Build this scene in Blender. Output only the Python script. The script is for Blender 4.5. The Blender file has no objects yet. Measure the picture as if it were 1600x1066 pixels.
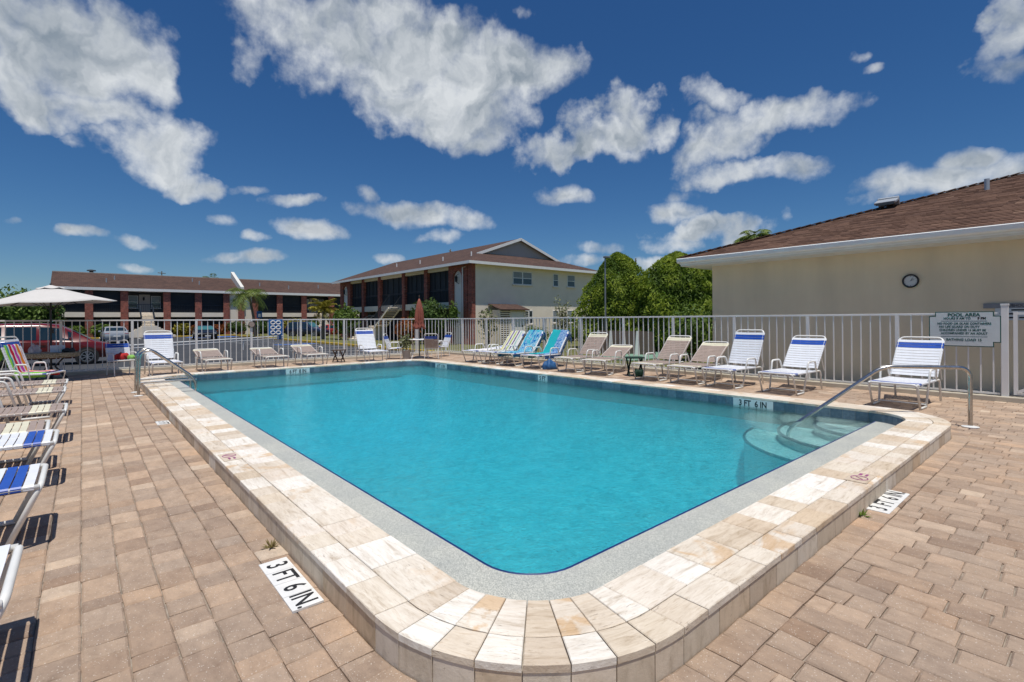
import bpy, bmesh, math, random
from mathutils import Vector, Matrix
R = math.radians
random.seed(7)
sc = bpy.context.scene
col = sc.collection

# ------------------------------------------------------------------ camera
cam_d = bpy.data.cameras.new('camera'); cam = bpy.data.objects.new('camera', cam_d); col.objects.link(cam)
cam_d.sensor_fit = 'HORIZONTAL'; cam_d.sensor_width = 36.0; cam_d.lens = 783.0 / 1600 * 36
cam_d.shift_y = -33.3 / 1600; cam_d.clip_start = .05; cam_d.clip_end = 6000
YAW, ROLL, CAMZ = 0.70925, -0.00631, 1.40
fw = Vector((math.sin(YAW), math.cos(YAW), 0)); rt = Vector((math.cos(YAW), -math.sin(YAW), 0)); up = Vector((0, 0, 1))
ir = rt * math.cos(ROLL) + up * math.sin(ROLL); iu = -rt * math.sin(ROLL) + up * math.cos(ROLL)
m = Matrix((ir, iu, -fw)).transposed().to_4x4(); m.translation = Vector((0, 0, CAMZ)); cam.matrix_world = m
sc.camera = cam

# ------------------------------------------------------------------ sun, sky, exposure
SUN = Vector((-.12, -.23, 1)).normalized()          # direction towards the sun
sun_d = bpy.data.lights.new('sun', 'SUN'); sun_d.energy = 4.1; sun_d.angle = R(.5); sun_d.color = (1, .955, .88)
sun = bpy.data.objects.new('sun', sun_d); col.objects.link(sun)
sun.rotation_euler = (-SUN).to_track_quat('-Z', 'Y').to_euler(); sun.location = (0, 0, 30)
sc.view_settings.view_transform = 'Standard'; sc.view_settings.look = 'None'
sc.view_settings.exposure = 0.10; sc.view_settings.gamma = 1
sc.cycles.max_bounces = 8; sc.cycles.transparent_max_bounces = 16; sc.cycles.caustics_reflective = False; sc.cycles.caustics_refractive = True
sc.cycles.use_denoising = True; sc.cycles.sample_clamp_indirect = 6

CLOUDS = [(-0.6,22.4,7.14,3.77,17,1),(-3,18.6,3.63,1.96,6,1),(4,22,2.92,2.79,14,0.9),(5.4,15.8,4.55,2.85,-4,0.95),(8.1,13.2,3.57,1.68,-10,0.8),(1.9,18.4,3.96,1.86,2,0.7),(10,12.7,1.53,0.84,7,0.7),(-4.1,22.8,2.74,2.66,19,0.9),(21.2,29.7,11.71,2.4,4,0.75),(29.3,26.9,12,4.29,4,1),(38.6,26.3,9.14,3.65,0,1),(32.8,22.4,10.02,3,-2,1),(23.8,27,6.61,3.17,-2,0.8),(36.5,19.3,2.19,0.98,1,0.7),(44.8,26.4,3.28,1.88,-2,0.7),(12.9,25.2,1.9,2.29,-8,0.45),(16.7,28.1,5.43,2.18,2,0.55),(27.2,30.3,4.18,3.19,6,0.7),(47.7,18.3,7.21,1.7,-2,0.85),(54.1,22.1,2.93,2.5,23,0.85),(52,19.8,5.17,2.22,10,0.85),(57.1,20.1,1.65,1.45,23,0.55),(62.7,22.4,3.23,1.59,-17,0.5),(67.8,19.5,6.87,1.66,-2,0.8),(73,19.8,2.66,0.6,-12,0.5),(63,17.9,4.62,2.01,3,0.75),(65.4,14.9,5.15,1.37,-7,0.7),(70.3,14.6,2.11,0.95,-8,0.7),(59.4,11.4,2.49,1.13,-4,0.8),(61.3,9,5.08,1.35,5,0.85),(65.3,9.7,1.21,0.84,-5,0.7),(58.4,7.8,2.65,0.75,-3,0.6),(60.4,13.2,1.62,0.65,-5,0.4),(81.2,11.8,4.61,1.19,-3,0.85),(82.7,13.1,2.01,0.83,-5,0.8),(78.2,11.2,2.5,0.57,1,0.6),(85.9,11.3,2.21,1.29,-11,0.8),(86.2,22.4,1.47,3.11,-30,0.8),(85.2,19.3,1.23,0.83,-38,0.45),(46.6,13.9,2.61,0.96,-2,0.75),(30.6,11.6,6.01,1.11,-6,0.8),(24.7,13.7,1.45,0.82,-22,0.6),(19.1,9.5,2.9,1.07,-5,0.8),(17.4,12.5,2.24,0.58,5,0.6),(13.5,13.1,1.28,0.43,6,0.5),(13.6,8.3,1.28,0.51,-2,0.6),(-0.2,7.8,1.26,0.44,2,0.6),(3.4,7.5,1.85,0.4,-2,0.6),(13.1,6.2,3.12,0.51,3,0.65),(32.3,9.2,2.01,0.57,1,0.5),(26.7,7,1.52,0.56,1,0.5),(50.5,7.6,2.7,0.57,-2,0.5),(3.4,5.2,1.31,0.35,3,0.4),(68.6,10.4,0.63,0.5,-6,0.4),(10.8,9.7,1.22,0.49,5,0.4),(74.6,23.3,0.83,0.41,-14,0.5),(76.1,21.8,0.9,0.36,-14,0.5),(-4.4,8.1,0.52,0.36,7,0.5),(42.3,31.7,1.17,0.42,-1,0.5),(48.7,6.4,2.87,0.5,-1,0.5),(57,6,2.02,0.63,-2,0.7)]
# (azimuth from +Y, elevation, half width, half height, tilt) in degrees, then weight

w = bpy.data.worlds.new('World'); sc.world = w; w.use_nodes = True
nt = w.node_tree; nt.nodes.clear()
def N(t, **k):
    n = nt.nodes.new(t)
    for a, b in k.items(): setattr(n, a, b)
    return n
def L(a, b): nt.links.new(a, b)
def mth(op, a, b=None, c=None, clamp=False):
    n = N('ShaderNodeMath', operation=op, use_clamp=clamp)
    for i, v in enumerate((a, b, c)):
        if v is None: continue
        if isinstance(v, (int, float)): n.inputs[i].default_value = v
        else: L(v, n.inputs[i])
    return n.outputs[0]
def mrange(v, a, b, c=0., d=1., smooth=True):
    n = N('ShaderNodeMapRange'); n.interpolation_type = 'SMOOTHSTEP' if smooth else 'LINEAR'
    L(v, n.inputs[0])
    for i, x in enumerate((a, b, c, d)): n.inputs[i + 1].default_value = x
    return n.outputs[0]
sky = N('ShaderNodeTexSky', sky_type='NISHITA', sun_disc=False)
sky.sun_elevation = math.asin(SUN.z); sky.sun_rotation = math.atan2(SUN.x, SUN.y)
sky.air_density = 1.0; sky.dust_density = 0.; sky.ozone_density = 1.5; sky.altitude = 0
tc = N('ShaderNodeTexCoord'); sep = N('ShaderNodeSeparateXYZ'); L(tc.outputs['Generated'], sep.inputs[0])
az = mth('MULTIPLY', mth('ARCTAN2', sep.outputs[0], sep.outputs[1]), 57.29578)
el = mth('MULTIPLY', mth('ARCSINE', sep.outputs[2]), 57.29578)
comb = N('ShaderNodeCombineXYZ'); L(az, comb.inputs[0]); L(el, comb.inputs[1])
def noise(vec, scale, detail, rough=.55, dist=0.):
    n = N('ShaderNodeTexNoise', noise_dimensions='2D'); n.inputs['Scale'].default_value = scale; n.inputs['Detail'].default_value = detail
    n.inputs['Roughness'].default_value = rough; n.inputs['Distortion'].default_value = dist
    L(vec, n.inputs['Vector']); return n
# ragged edges: the coordinates are pushed about by noise before the cloud shapes are read
nz = noise(comb.outputs[0], .14, 5, .55)
sub = N('ShaderNodeVectorMath', operation='SUBTRACT'); L(nz.outputs['Color'], sub.inputs[0]); sub.inputs[1].default_value = (.5, .5, .5)
scl = N('ShaderNodeVectorMath', operation='MULTIPLY'); L(sub.outputs[0], scl.inputs[0]); scl.inputs[1].default_value = (9.5, 6.5, 0)
wrp = N('ShaderNodeVectorMath', operation='ADD'); L(comb.outputs[0], wrp.inputs[0]); L(scl.outputs[0], wrp.inputs[1])
def quad_coords(vec):
    q = N('ShaderNodeSeparateXYZ'); L(vec, q.inputs[0]); x, y = q.outputs[0], q.outputs[1]
    c1 = N('ShaderNodeCombineXYZ'); L(mth('MULTIPLY', x, x), c1.inputs[0]); L(mth('MULTIPLY', x, y), c1.inputs[1]); L(mth('MULTIPLY', y, y), c1.inputs[2])
    c2 = N('ShaderNodeCombineXYZ'); L(x, c2.inputs[0]); L(y, c2.inputs[1]); c2.inputs[2].default_value = 1
    return c1.outputs[0], c2.outputs[0]
s2 = N('ShaderNodeVectorMath', operation='MULTIPLY_ADD'); L(sub.outputs[0], s2.inputs[0]); s2.inputs[1].default_value = (5.0, 2.6, 0); L(comb.outputs[0], s2.inputs[2])
QL, QS = quad_coords(wrp.outputs[0]), quad_coords(s2.outputs[0])
def dot(v, k):
    n = N('ShaderNodeVectorMath', operation='DOT_PRODUCT'); L(v, n.inputs[0]); n.inputs[1].default_value = k; return n.outputs['Value']
acc = None
for a, e, hw, hh, tl, st in CLOUDS:
    u, v = (hw*1.16, hh*1.18) if hh > 1.3 else (hw*1.35, hh*1.4)
    ct, sn = math.cos(R(tl)), math.sin(R(tl)); i1, i2 = 1/u**2, 1/v**2
    A, B, C = ct*ct*i1+sn*sn*i2, 2*ct*sn*(i1-i2), sn*sn*i1+ct*ct*i2
    d, f = -(2*A*a+B*e), -(2*C*e+B*a); g = A*a*a+B*a*e+C*e*e
    P2, P1 = QL if hh > 1.3 else QS
    val = mth('ADD', dot(P2, (-st*A, -st*B, -st*C)), dot(P1, (-st*d, -st*f, st*(1-g))))
    acc = val if acc is None else mth('MAXIMUM', acc, val)
acc = mth('MAXIMUM', mth('MINIMUM', acc, mth('MULTIPLY', acc, 2.)), -1.)
# the rest of the sky carries the same scattered fair-weather clouds
g1 = noise(comb.outputs[0], .045, 5, .6)
gen = mth('MULTIPLY', mrange(g1.outputs['Fac'], .54, .68), mrange(mth('ABSOLUTE', mth('SUBTRACT', az, 41)), 52, 66))
gen = mth('MULTIPLY', gen, mrange(el, 3, 10))
acc = mth('MAXIMUM', acc, mth('SUBTRACT', mth('MULTIPLY', gen, 1.9), 1.))
fine = noise(comb.outputs[0], .34, 6, .58)
body = mth('ADD', acc, mth('MULTIPLY', mth('SUBTRACT', fine.outputs['Fac'], .5), 1.15))
alpha = mth('MULTIPLY', mrange(body, -.04, .90), .96)
# lighter crowns and greyer bases: density compared with the density a little higher up
lit = noise(wrp.outputs[0], .10, 4, .5)
upv = N('ShaderNodeVectorMath', operation='ADD'); L(wrp.outputs[0], upv.inputs[0]); upv.inputs[1].default_value = (-.5, 1.5, 0)
ea = noise(wrp.outputs[0], .21, 4, .52); eb = noise(upv.outputs[0], .21, 4, .52)
relief = mth('MULTIPLY', mth('SUBTRACT', eb.outputs['Fac'], ea.outputs['Fac']), 1.8)
shade = mth('ADD', mth('ADD', mth('MULTIPLY', mrange(acc, .1, .95), .42), .10), mth('ADD', relief, mth('MULTIPLY', mth('SUBTRACT', lit.outputs['Fac'], .5), 1.5)))
cr = N('ShaderNodeMix', data_type='RGBA'); L(mth('ADD', shade, 0.0, clamp=True), cr.inputs['Factor'])
cr.inputs['A'].default_value = (.66, .69, .715, 1); cr.inputs['B'].default_value = (.24, .29, .345, 1)
SKY_STRENGTH = .10
bg1 = N('ShaderNodeBackground'); bg1.inputs['Strength'].default_value = SKY_STRENGTH
hs = N('ShaderNodeHueSaturation'); hs.inputs['Saturation'].default_value = 1.14; hs.inputs['Value'].default_value = .72
hz = N('ShaderNodeMix', data_type='RGBA', blend_type='MULTIPLY'); hz.inputs['Factor'].default_value = 1; L(sky.outputs[0], hz.inputs['A'])
hr = N('ShaderNodeValToRGB'); L(mth('DIVIDE', el, 60.), hr.inputs[0]); hr.color_ramp.elements[0].color = (.50, .66, .86, 1); hr.color_ramp.elements[1].color = (.68, .79, 1.0, 1)
L(hr.outputs[0], hz.inputs['B']); L(hz.outputs['Result'], hs.inputs['Color'])
L(hs.outputs[0], bg1.inputs['Color'])
bg2 = N('ShaderNodeBackground'); bg2.inputs['Strength'].default_value = 1.0; L(cr.outputs['Result'], bg2.inputs['Color'])
mx = N('ShaderNodeMixShader'); L(alpha, mx.inputs[0]); L(bg1.outputs[0], mx.inputs[1]); L(bg2.outputs[0], mx.inputs[2])
wo = N('ShaderNodeOutputWorld'); L(mx.outputs[0], wo.inputs[0])
w.cycles.sampling_method = 'MANUAL'; w.cycles.sample_map_resolution = 512

# ------------------------------------------------------------------ helpers
class MB:
    """collects faces; build() links them as one mesh object"""
    def __init__(s): s.v = []; s.f = []; s.t = []
    def add(s, vs, fs, tone=None):
        o = len(s.v); s.v += [tuple(p) for p in vs]; s.f += [tuple(i + o for i in f) for f in fs]
        s.t += [tone] * len(fs); return s
    def box(s, x0, x1, y0, y1, z0, z1, tone=None):
        return s.add([(x0,y0,z0),(x1,y0,z0),(x1,y1,z0),(x0,y1,z0),(x0,y0,z1),(x1,y0,z1),(x1,y1,z1),(x0,y1,z1)],
                     [(0,3,2,1),(4,5,6,7),(0,1,5,4),(1,2,6,5),(2,3,7,6),(3,0,4,7)], tone)
    def cbox(s, c, sx, sy, sz, rz=0, tone=None):
        ca, sa = math.cos(rz), math.sin(rz); o = []
        for dz in (-1, 1):
            for dx, dy in ((-1,-1),(1,-1),(1,1),(-1,1)):
                x, y = dx*sx/2, dy*sy/2; o.append((c[0]+x*ca-y*sa, c[1]+x*sa+y*ca, c[2]+dz*sz/2))
        return s.add(o, [(0,3,2,1),(4,5,6,7),(0,1,5,4),(1,2,6,5),(2,3,7,6),(3,0,4,7)], tone)
    def beam(s, a, b, wd, ht, tone=None):
        a, b = Vector(a), Vector(b); d = (b-a).normalized(); h = Vector((0,0,1)) if abs(d.z) < .95 else Vector((1,0,0))
        x = d.cross(h).normalized()*wd/2; y = x.cross(d).normalized()*ht/2
        return s.add([a-x-y,a+x-y,a+x+y,a-x+y,b-x-y,b+x-y,b+x+y,b-x+y], [(0,1,2,3),(7,6,5,4),(0,4,5,1),(1,5,6,2),(2,6,7,3),(3,7,4,0)], tone)
    def tube(s, pts, r, n=8, closed=False, caps=True, tone=None):
        P = [Vector(p) for p in pts]; k = len(P); rr = r if isinstance(r, (list, tuple)) else [r]*k
        tang = []
        for i in range(k):
            a = P[(i-1) % k] if (closed or i > 0) else P[0]; b = P[(i+1) % k] if (closed or i < k-1) else P[-1]
            tang.append((b-a).normalized())
        h = Vector((0,0,1)) if abs(tang[0].z) < .9 else Vector((1,0,0))
        nrm = (h - tang[0]*h.dot(tang[0])).normalized(); vs = []
        for i in range(k):
            nrm = (nrm - tang[i]*nrm.dot(tang[i])).normalized(); bn = tang[i].cross(nrm)
            for j in range(n):
                a = 2*math.pi*j/n; vs.append(P[i] + (nrm*math.cos(a)+bn*math.sin(a))*rr[i])
        fs = []
        for i in range(k if closed else k-1):
            for j in range(n):
                a, b = i*n+j, i*n+(j+1) % n; c, d = ((i+1) % k)*n+(j+1) % n, ((i+1) % k)*n+j; fs.append((a,b,c,d))
        if caps and not closed: fs += [tuple(range(n))[::-1], tuple(range((k-1)*n, k*n))]
        return s.add(vs, fs, tone)
    def prism(s, poly, z0, z1, tone=None):
        n = len(poly); vs = [(x,y,z0) for x,y in poly]+[(x,y,z1) for x,y in poly]
        return s.add(vs, [tuple(range(n))[::-1], tuple(range(n,2*n))]+[(i,(i+1)%n,n+(i+1)%n,n+i) for i in range(n)], tone)
    def extr(s, poly, f, d0, d1, tone=None):
        """poly in (u,v); f(u,v,d) -> point"""
        n = len(poly); vs = [f(u,v,d0) for u,v in poly]+[f(u,v,d1) for u,v in poly]
        return s.add(vs, [tuple(range(n)), tuple(range(n,2*n))[::-1]]+[(i,n+i,n+(i+1)%n,(i+1)%n) for i in range(n)], tone)
    def lathe(s, prof, n=20, c=(0,0,0), tone=None):
        vs = []; k = len(prof)
        for r_, z in prof:
            for j in range(n): a = 2*math.pi*j/n; vs.append((c[0]+r_*math.cos(a), c[1]+r_*math.sin(a), c[2]+z))
        fs = [(i*n+j, i*n+(j+1)%n, (i+1)*n+(j+1)%n, (i+1)*n+j) for i in range(k-1) for j in range(n)]
        fs += [tuple(range(n))[::-1], tuple(range((k-1)*n, k*n))]
        return s.add(vs, fs, tone)
    def mesh(s, name, mat, smooth=False, fix=True):
        me = bpy.data.meshes.new(name); me.from_pydata(s.v, [], s.f)
        if any(t is not None for t in s.t):
            at = me.color_attributes.new('tone', 'FLOAT_COLOR', 'CORNER'); i = 0; buf = []
            for p, t in zip(s.f, s.t):
                t = t if t is not None else .5
                c = (t, t, t, 1) if not isinstance(t, tuple) else (t[0], t[1], t[2], 1)
                buf += list(c)*len(p)
            at.data.foreach_set('color', buf)
        if fix:
            bm = bmesh.new(); bm.from_mesh(me); bmesh.ops.recalc_face_normals(bm, faces=bm.faces); bm.to_mesh(me); bm.free()
        if smooth: me.shade_smooth() if hasattr(me, 'shade_smooth') else None
        if mat: me.materials.append(MAT[mat] if isinstance(mat, str) else mat)
        return me
    def build(s, name, mat, parent=None, smooth=False, bevel=0, fix=True, loc=None):
        o = bpy.data.objects.new(name, s.mesh(name, mat, smooth, fix)); col.objects.link(o)
        if parent: o.parent = parent
        if loc: o.location = loc
        if smooth: autosmooth(o)
        if bevel:
            b = o.modifiers.new('bevel', 'BEVEL'); b.width = bevel; b.segments = 2; b.limit_method = 'ANGLE'
        return o
def autosmooth(o, ang=40):
    me = o.data
    me.polygons.foreach_set('use_smooth', [True]*len(me.polygons))
    try: me.set_sharp_from_angle(angle=R(ang))
    except Exception: pass
def tag(o, label=None, cat=None, group=None, kind=None):
    if label: o['label'] = label
    if cat: o['category'] = cat
    if group: o['group'] = group
    if kind: o['kind'] = kind
    return o
def empty(name, loc=(0,0,0), rz=0, label=None, cat=None, group=None):
    o = bpy.data.objects.new(name, None); col.objects.link(o); o.location = loc; o.rotation_euler = (0,0,rz); o.empty_display_size = .1
    return tag(o, label, cat, group)
def inst(name, me, parent=None, loc=(0,0,0), rot=(0,0,0), scale=None, mat=None):
    o = bpy.data.objects.new(name, me); col.objects.link(o); o.location = loc; o.rotation_euler = rot
    if parent: o.parent = parent
    if scale: o.scale = scale
    if mat:
        o.material_slots[0].link = 'OBJECT'; o.material_slots[0].material = MAT[mat] if isinstance(mat, str) else mat
    return o
def fillet(pts, r, n=5):
    P = [Vector(p) for p in pts]; out = [P[0]]
    for i in range(1, len(P)-1):
        a, b, c = P[i-1], P[i], P[i+1]; u = (a-b); v = (c-b); q = min(r, u.length*.48, v.length*.48)
        p0 = b+u.normalized()*q; p1 = b+v.normalized()*q
        for k in range(n+1):
            t = k/n; out.append(p0*(1-t)**2+b*2*t*(1-t)+p1*t*t)
    out.append(P[-1]); return out
def text(body, size, mat, parent, loc, rot, name='lettering', ext=.001, sx=1.0, bold=0, align='CENTER'):
    c = bpy.data.curves.new(name, 'FONT'); c.body = body; c.size = size; c.extrude = ext; c.align_x = align; c.align_y = 'CENTER'; c.offset = bold
    c.resolution_u = 3
    o = bpy.data.objects.new(name, c); col.objects.link(o); c.materials.append(MAT[mat]); o.location = loc; o.rotation_euler = rot; o.scale = (sx, 1, 1); o.parent = parent
    return o
def hash01(*a):
    v = math.sin(sum((i+1)*12.9898*x for i, x in enumerate(a)))*43758.5453; return v-math.floor(v)

# ------------------------------------------------------------------ materials
MAT = {}
def s2l(c):
    return tuple(((x/255)/12.92 if x/255 <= .04045 else ((x/255+.055)/1.055)**2.4) for x in c)
class NT:
    def __init__(s, name):
        s.m = bpy.data.materials.new(name); s.m.use_nodes = True; s.t = s.m.node_tree; s.b = s.t.nodes['Principled BSDF']; s.out = s.t.nodes['Material Output']; MAT[name] = s.m
    def n(s, t, ins=None, **k):
        n = s.t.nodes.new(t)
        for a, b in k.items(): setattr(n, a, b)
        for a, b in (ins or {}).items():
            if isinstance(b, bpy.types.NodeSocket): s.t.links.new(b, n.inputs[a])
            else: n.inputs[a].default_value = b
        return n
    def l(s, a, b): s.t.links.new(a, b)
    def coord(s, kind='Object'): return s.n('ShaderNodeTexCoord').outputs[kind]
    def pos(s): return s.n('ShaderNodeNewGeometry').outputs['Position']
    def noise(s, vec, scale, detail=4, rough=.55, dist=0):
        return s.n('ShaderNodeTexNoise', {'Vector': vec, 'Scale': scale, 'Detail': detail, 'Roughness': rough, 'Distortion': dist}).outputs['Fac']
    def ramp(s, fac, stops):
        r = s.n('ShaderNodeValToRGB', {'Fac': fac}); e = r.color_ramp.elements
        while len(e) < len(stops): e.new(.5)
        for q, (p, c) in zip(e, stops): q.position = p; q.color = (*c, 1) if len(c) == 3 else c
        return r.outputs[0]
    def mix(s, fac, a, b, mode='MIX'):
        n = s.n('ShaderNodeMix', data_type='RGBA', blend_type=mode)
        for k, v in (('Factor', fac), ('A', a), ('B', b)):
            if isinstance(v, bpy.types.NodeSocket): s.l(v, n.inputs[k])
            else: n.inputs[k].default_value = v if k == 'Factor' else (*v, 1) if len(v) == 3 else v
        return n.outputs['Result']
    def math(s, op, a, b=0., clamp=False):
        n = s.n('ShaderNodeMath', operation=op, use_clamp=clamp)
        for i, v in enumerate((a, b)):
            if isinstance(v, bpy.types.NodeSocket): s.l(v, n.inputs[i])
            else: n.inputs[i].default_value = v
        return n.outputs[0]
    def bump(s, h, strength=.3, dist=.01, normal=None):
        n = s.n('ShaderNodeBump', {'Height': h, 'Strength': strength, 'Distance': dist})
        if normal: s.l(normal, n.inputs['Normal'])
        return n.outputs[0]
    def set(s, color=None, rough=None, metal=None, normal=None, spec=None):
        for k, v in (('Base Color', color), ('Roughness', rough), ('Metallic', metal), ('Normal', normal), ('Specular IOR Level', spec)):
            if v is None: continue
            if isinstance(v, bpy.types.NodeSocket): s.l(v, s.b.inputs[k])
            else: s.b.inputs[k].default_value = (*v, 1) if isinstance(v, tuple) and len(v) == 3 else v
        return s.m
def simple(name, c, rough=.6, metal=0., var=.12, scale=6., bump=0., bscale=80., spec=.5, world=True):
    t = NT(name); v = t.pos() if world else t.coord()
    f = t.noise(v, scale, 5, .6)
    colr = t.ramp(f, [(.3, tuple(x*(1-var) for x in c)), (.7, tuple(min(1, x*(1+var)) for x in c))])
    nm = t.bump(t.noise(v, bscale, 3), bump, .004) if bump else None
    t.set(colr, rough, metal, nm, spec); return t

# paving: every piece carries its own tone in the mesh
t = NT('paver'); p = t.pos(); rgb_ = t.n('ShaderNodeSeparateColor', {0: t.n('ShaderNodeAttribute', attribute_name='tone').outputs['Color']}); tone = rgb_.outputs[0]
base = t.ramp(tone, [(0., (.27,.190,.138)), (.25, (.355,.26,.192)), (.5, (.41,.31,.232)), (.75, (.47,.345,.25)), (1., (.58,.47,.36))])
base = t.mix(1., base, t.ramp(rgb_.outputs[1], [(0., (.90,.97,1.06)), (.5, (1,1,1)), (1., (1.10,.97,.84))]), 'MULTIPLY')
blot = t.noise(t.n('ShaderNodeMapping', {'Vector': p, 'Scale': (1., .55, 1.), 'Rotation': (0,0,.35)}).outputs[0], 13, 6, .72); base = t.mix(.8, base, t.ramp(blot, [(.28, (.72,.69,.67)), (.5, (.99,.98,.97)), (.75, (1.26,1.23,1.18))]), 'MULTIPLY')
big = t.noise(p, .9, 4, .6); base = t.mix(.6, base, t.ramp(big, [(.3, (.86,.86,.88)), (.5, (1.02,1.0,.98)), (.7, (1.10,1.05,.98))]), 'MULTIPLY')
spk = t.n('ShaderNodeTexVoronoi', {'Vector': p, 'Scale': 95.}).outputs['Distance']
spn = t.noise(p, 60, 2)
sp = t.math('MULTIPLY', t.ramp(spk, [(.14, (1,1,1)), (.30, (0,0,0))]), t.ramp(spn, [(.50, (0,0,0)), (.58, (1,1,1))]))
base = t.mix(t.math('MULTIPLY', sp, .75), base, (.74,.67,.58))
dsp = t.math('MULTIPLY', t.ramp(t.noise(p, 190, 2), [(.62, (0,0,0)), (.72, (1,1,1))]), .5); base = t.mix(dsp, base, (.17,.12,.09))
nb = t.bump(t.noise(p, 110, 5, .75), .9, .006); t.set(base, .88, 0, t.bump(t.noise(p, 14, 3), .25, .012, nb), .3)
simple('joint_sand', (.29,.245,.20), .95, var=.35, scale=14, bump=.4, bscale=160)

t = NT('travertine'); oi = t.n('ShaderNodeObjectInfo'); rnd = oi.outputs['Random']; oc = t.coord('Object')
off = t.n('ShaderNodeVectorMath', {0: oc, 1: t.n('ShaderNodeCombineXYZ', {0: t.math('MULTIPLY', rnd, 37.), 1: t.math('MULTIPLY', rnd, 71.), 2: rnd}).outputs[0]}, operation='ADD').outputs[0]
stv = t.n('ShaderNodeMapping', {'Vector': off, 'Scale': (2.2, 13., 5.)}).outputs[0]
bands = t.noise(stv, 1.6, 6, .62, .9)
base = t.ramp(rnd, [(0., (.56,.47,.37)), (.15, (.70,.64,.56)), (.3, (.62,.53,.42)), (.45, (.80,.78,.74)), (.6, (.66,.58,.47)), (.72, (.76,.72,.66)), (.86, (.58,.46,.33)), (1., (.82,.80,.77))])
base = t.mix(.85, base, t.ramp(bands, [(.28, (.64,.56,.47)), (.42, (.94,.91,.87)), (.58, (1.08,1.08,1.08)), (.75, (.82,.73,.61))]), 'MULTIPLY')
gold = t.math('MULTIPLY', t.ramp(t.noise(off, 4.5, 4, .6, .8), [(.50, (0,0,0)), (.60, (1,1,1))]), t.ramp(t.math('FRACT', t.math('MULTIPLY', rnd, 7.31)), [(.74, (0,0,0)), (.92, (1,1,1))]))
base = t.mix(t.math('MULTIPLY', gold, .62), base, (.58,.36,.16))
pit = t.math('MULTIPLY', t.ramp(t.noise(stv, 9, 3, .7), [(.62, (0,0,0)), (.68, (1,1,1))]), t.ramp(t.noise(off, 7, 2), [(.5, (0,0,0)), (.62, (1,1,1))]))
base = t.mix(t.math('MULTIPLY', pit, .6), base, (.27,.20,.14))
fv = t.noise(stv, 4.5, 7, .72, 1.4); base = t.mix(.75, base, t.ramp(fv, [(.32, (.70,.63,.55)), (.45, (.98,.97,.95)), (.62, (1.06,1.06,1.05)), (.72, (.80,.74,.66))]), 'MULTIPLY')
wn = t.noise(t.pos(), 1.7, 5, .65); base = t.mix(.7, base, t.ramp(wn, [(.3, (.84,.80,.75)), (.6, (1.04,1.04,1.03))]), 'MULTIPLY')
t.set(base, .62, 0, t.bump(t.math('SUBTRACT', t.noise(off, 60, 4), t.math('MULTIPLY', pit, 1.2)), .5, .005), .35)

t = NT('travertine_face'); oi = t.n('ShaderNodeObjectInfo'); rnd = oi.outputs['Random']; p = t.pos()
stv = t.n('ShaderNodeMapping', {'Vector': p, 'Scale': (5., 5., 2.)}).outputs[0]
base = t.ramp(rnd, [(0., (.52,.43,.33)), (.3, (.62,.535,.42)), (.6, (.68,.61,.51)), (.8, (.60,.46,.31)), (1., (.74,.70,.63))])
base = t.mix(.8, base, t.ramp(t.noise(stv, 2.2, 6, .65, .7), [(.3, (.66,.62,.56)), (.5, (.98,.97,.95)), (.7, (1.1,1.1,1.1))]), 'MULTIPLY')
base = t.mix(t.ramp(t.noise(p, 45, 3, .7), [(.66, (0,0,0)), (.74, (.6,.6,.6))]), base, (.25,.19,.13))
t.set(base, .75, 0, t.bump(t.noise(p, 70, 4, .7), .4, .004), .3)
simple('grout', (.36,.32,.27), .9, var=.2, scale=20, bump=.2)

t = NT('pebble_ledge'); p = t.pos()
c1 = t.ramp(t.n('ShaderNodeTexVoronoi', {'Vector': p, 'Scale': 210.}).outputs['Color'], [(.2, (.31,.32,.295)), (.5, (.44,.45,.415)), (.85, (.58,.58,.53))])
c1 = t.mix(.7, c1, t.ramp(t.noise(p, 2.2, 5, .6), [(.3, (.82,.84,.86)), (.65, (1.08,1.07,1.03))]), 'MULTIPLY')
t.set(c1, .55, 0, t.bump(t.noise(p, 240, 2), .35, .003), .4)
t = NT('pool_plaster'); p = t.pos()
t.set(t.ramp(t.noise(p, 3.2, 5, .65, 1.2), [(.25, (.12,.52,.62)), (.5, (.22,.69,.76)), (.75, (.42,.86,.90))]), .7)
t = NT('step_plaster'); p = t.pos()
t.set(t.ramp(t.noise(p, 6, 5, .6), [(.3, (.76,.82,.78)), (.7, (.86,.90,.86))]), .7)
t = NT('blue_tile'); rnd = t.n('ShaderNodeObjectInfo').outputs['Random']; p = t.pos()
base = t.ramp(rnd, [(0., (.085,.130,.175)), (.5, (.13,.18,.23)), (1., (.19,.235,.28))])
base = t.mix(.8, base, t.ramp(t.noise(p, 22, 5, .7), [(.3, (.6,.65,.7)), (.6, (1.1,1.1,1.1)), (.8, (1.7,1.6,1.5))]), 'MULTIPLY')
t.set(base, .25, 0, t.bump(t.noise(p, 9, 2), .1, .01), .5)
simple('nosing_dark', (.006,.012,.035), .3, var=.3)
simple('nosing_blue', (.012,.03,.14), .3, var=.3)
simple('white_tile', (.74,.74,.72), .4, var=.06, scale=12)
simple('black_print', (.015,.015,.016), .5, var=.1)
simple('purple_print', (.30,.06,.20), .5, var=.2)
simple('green_print', (.012,.085,.07), .5, var=.1)

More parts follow.
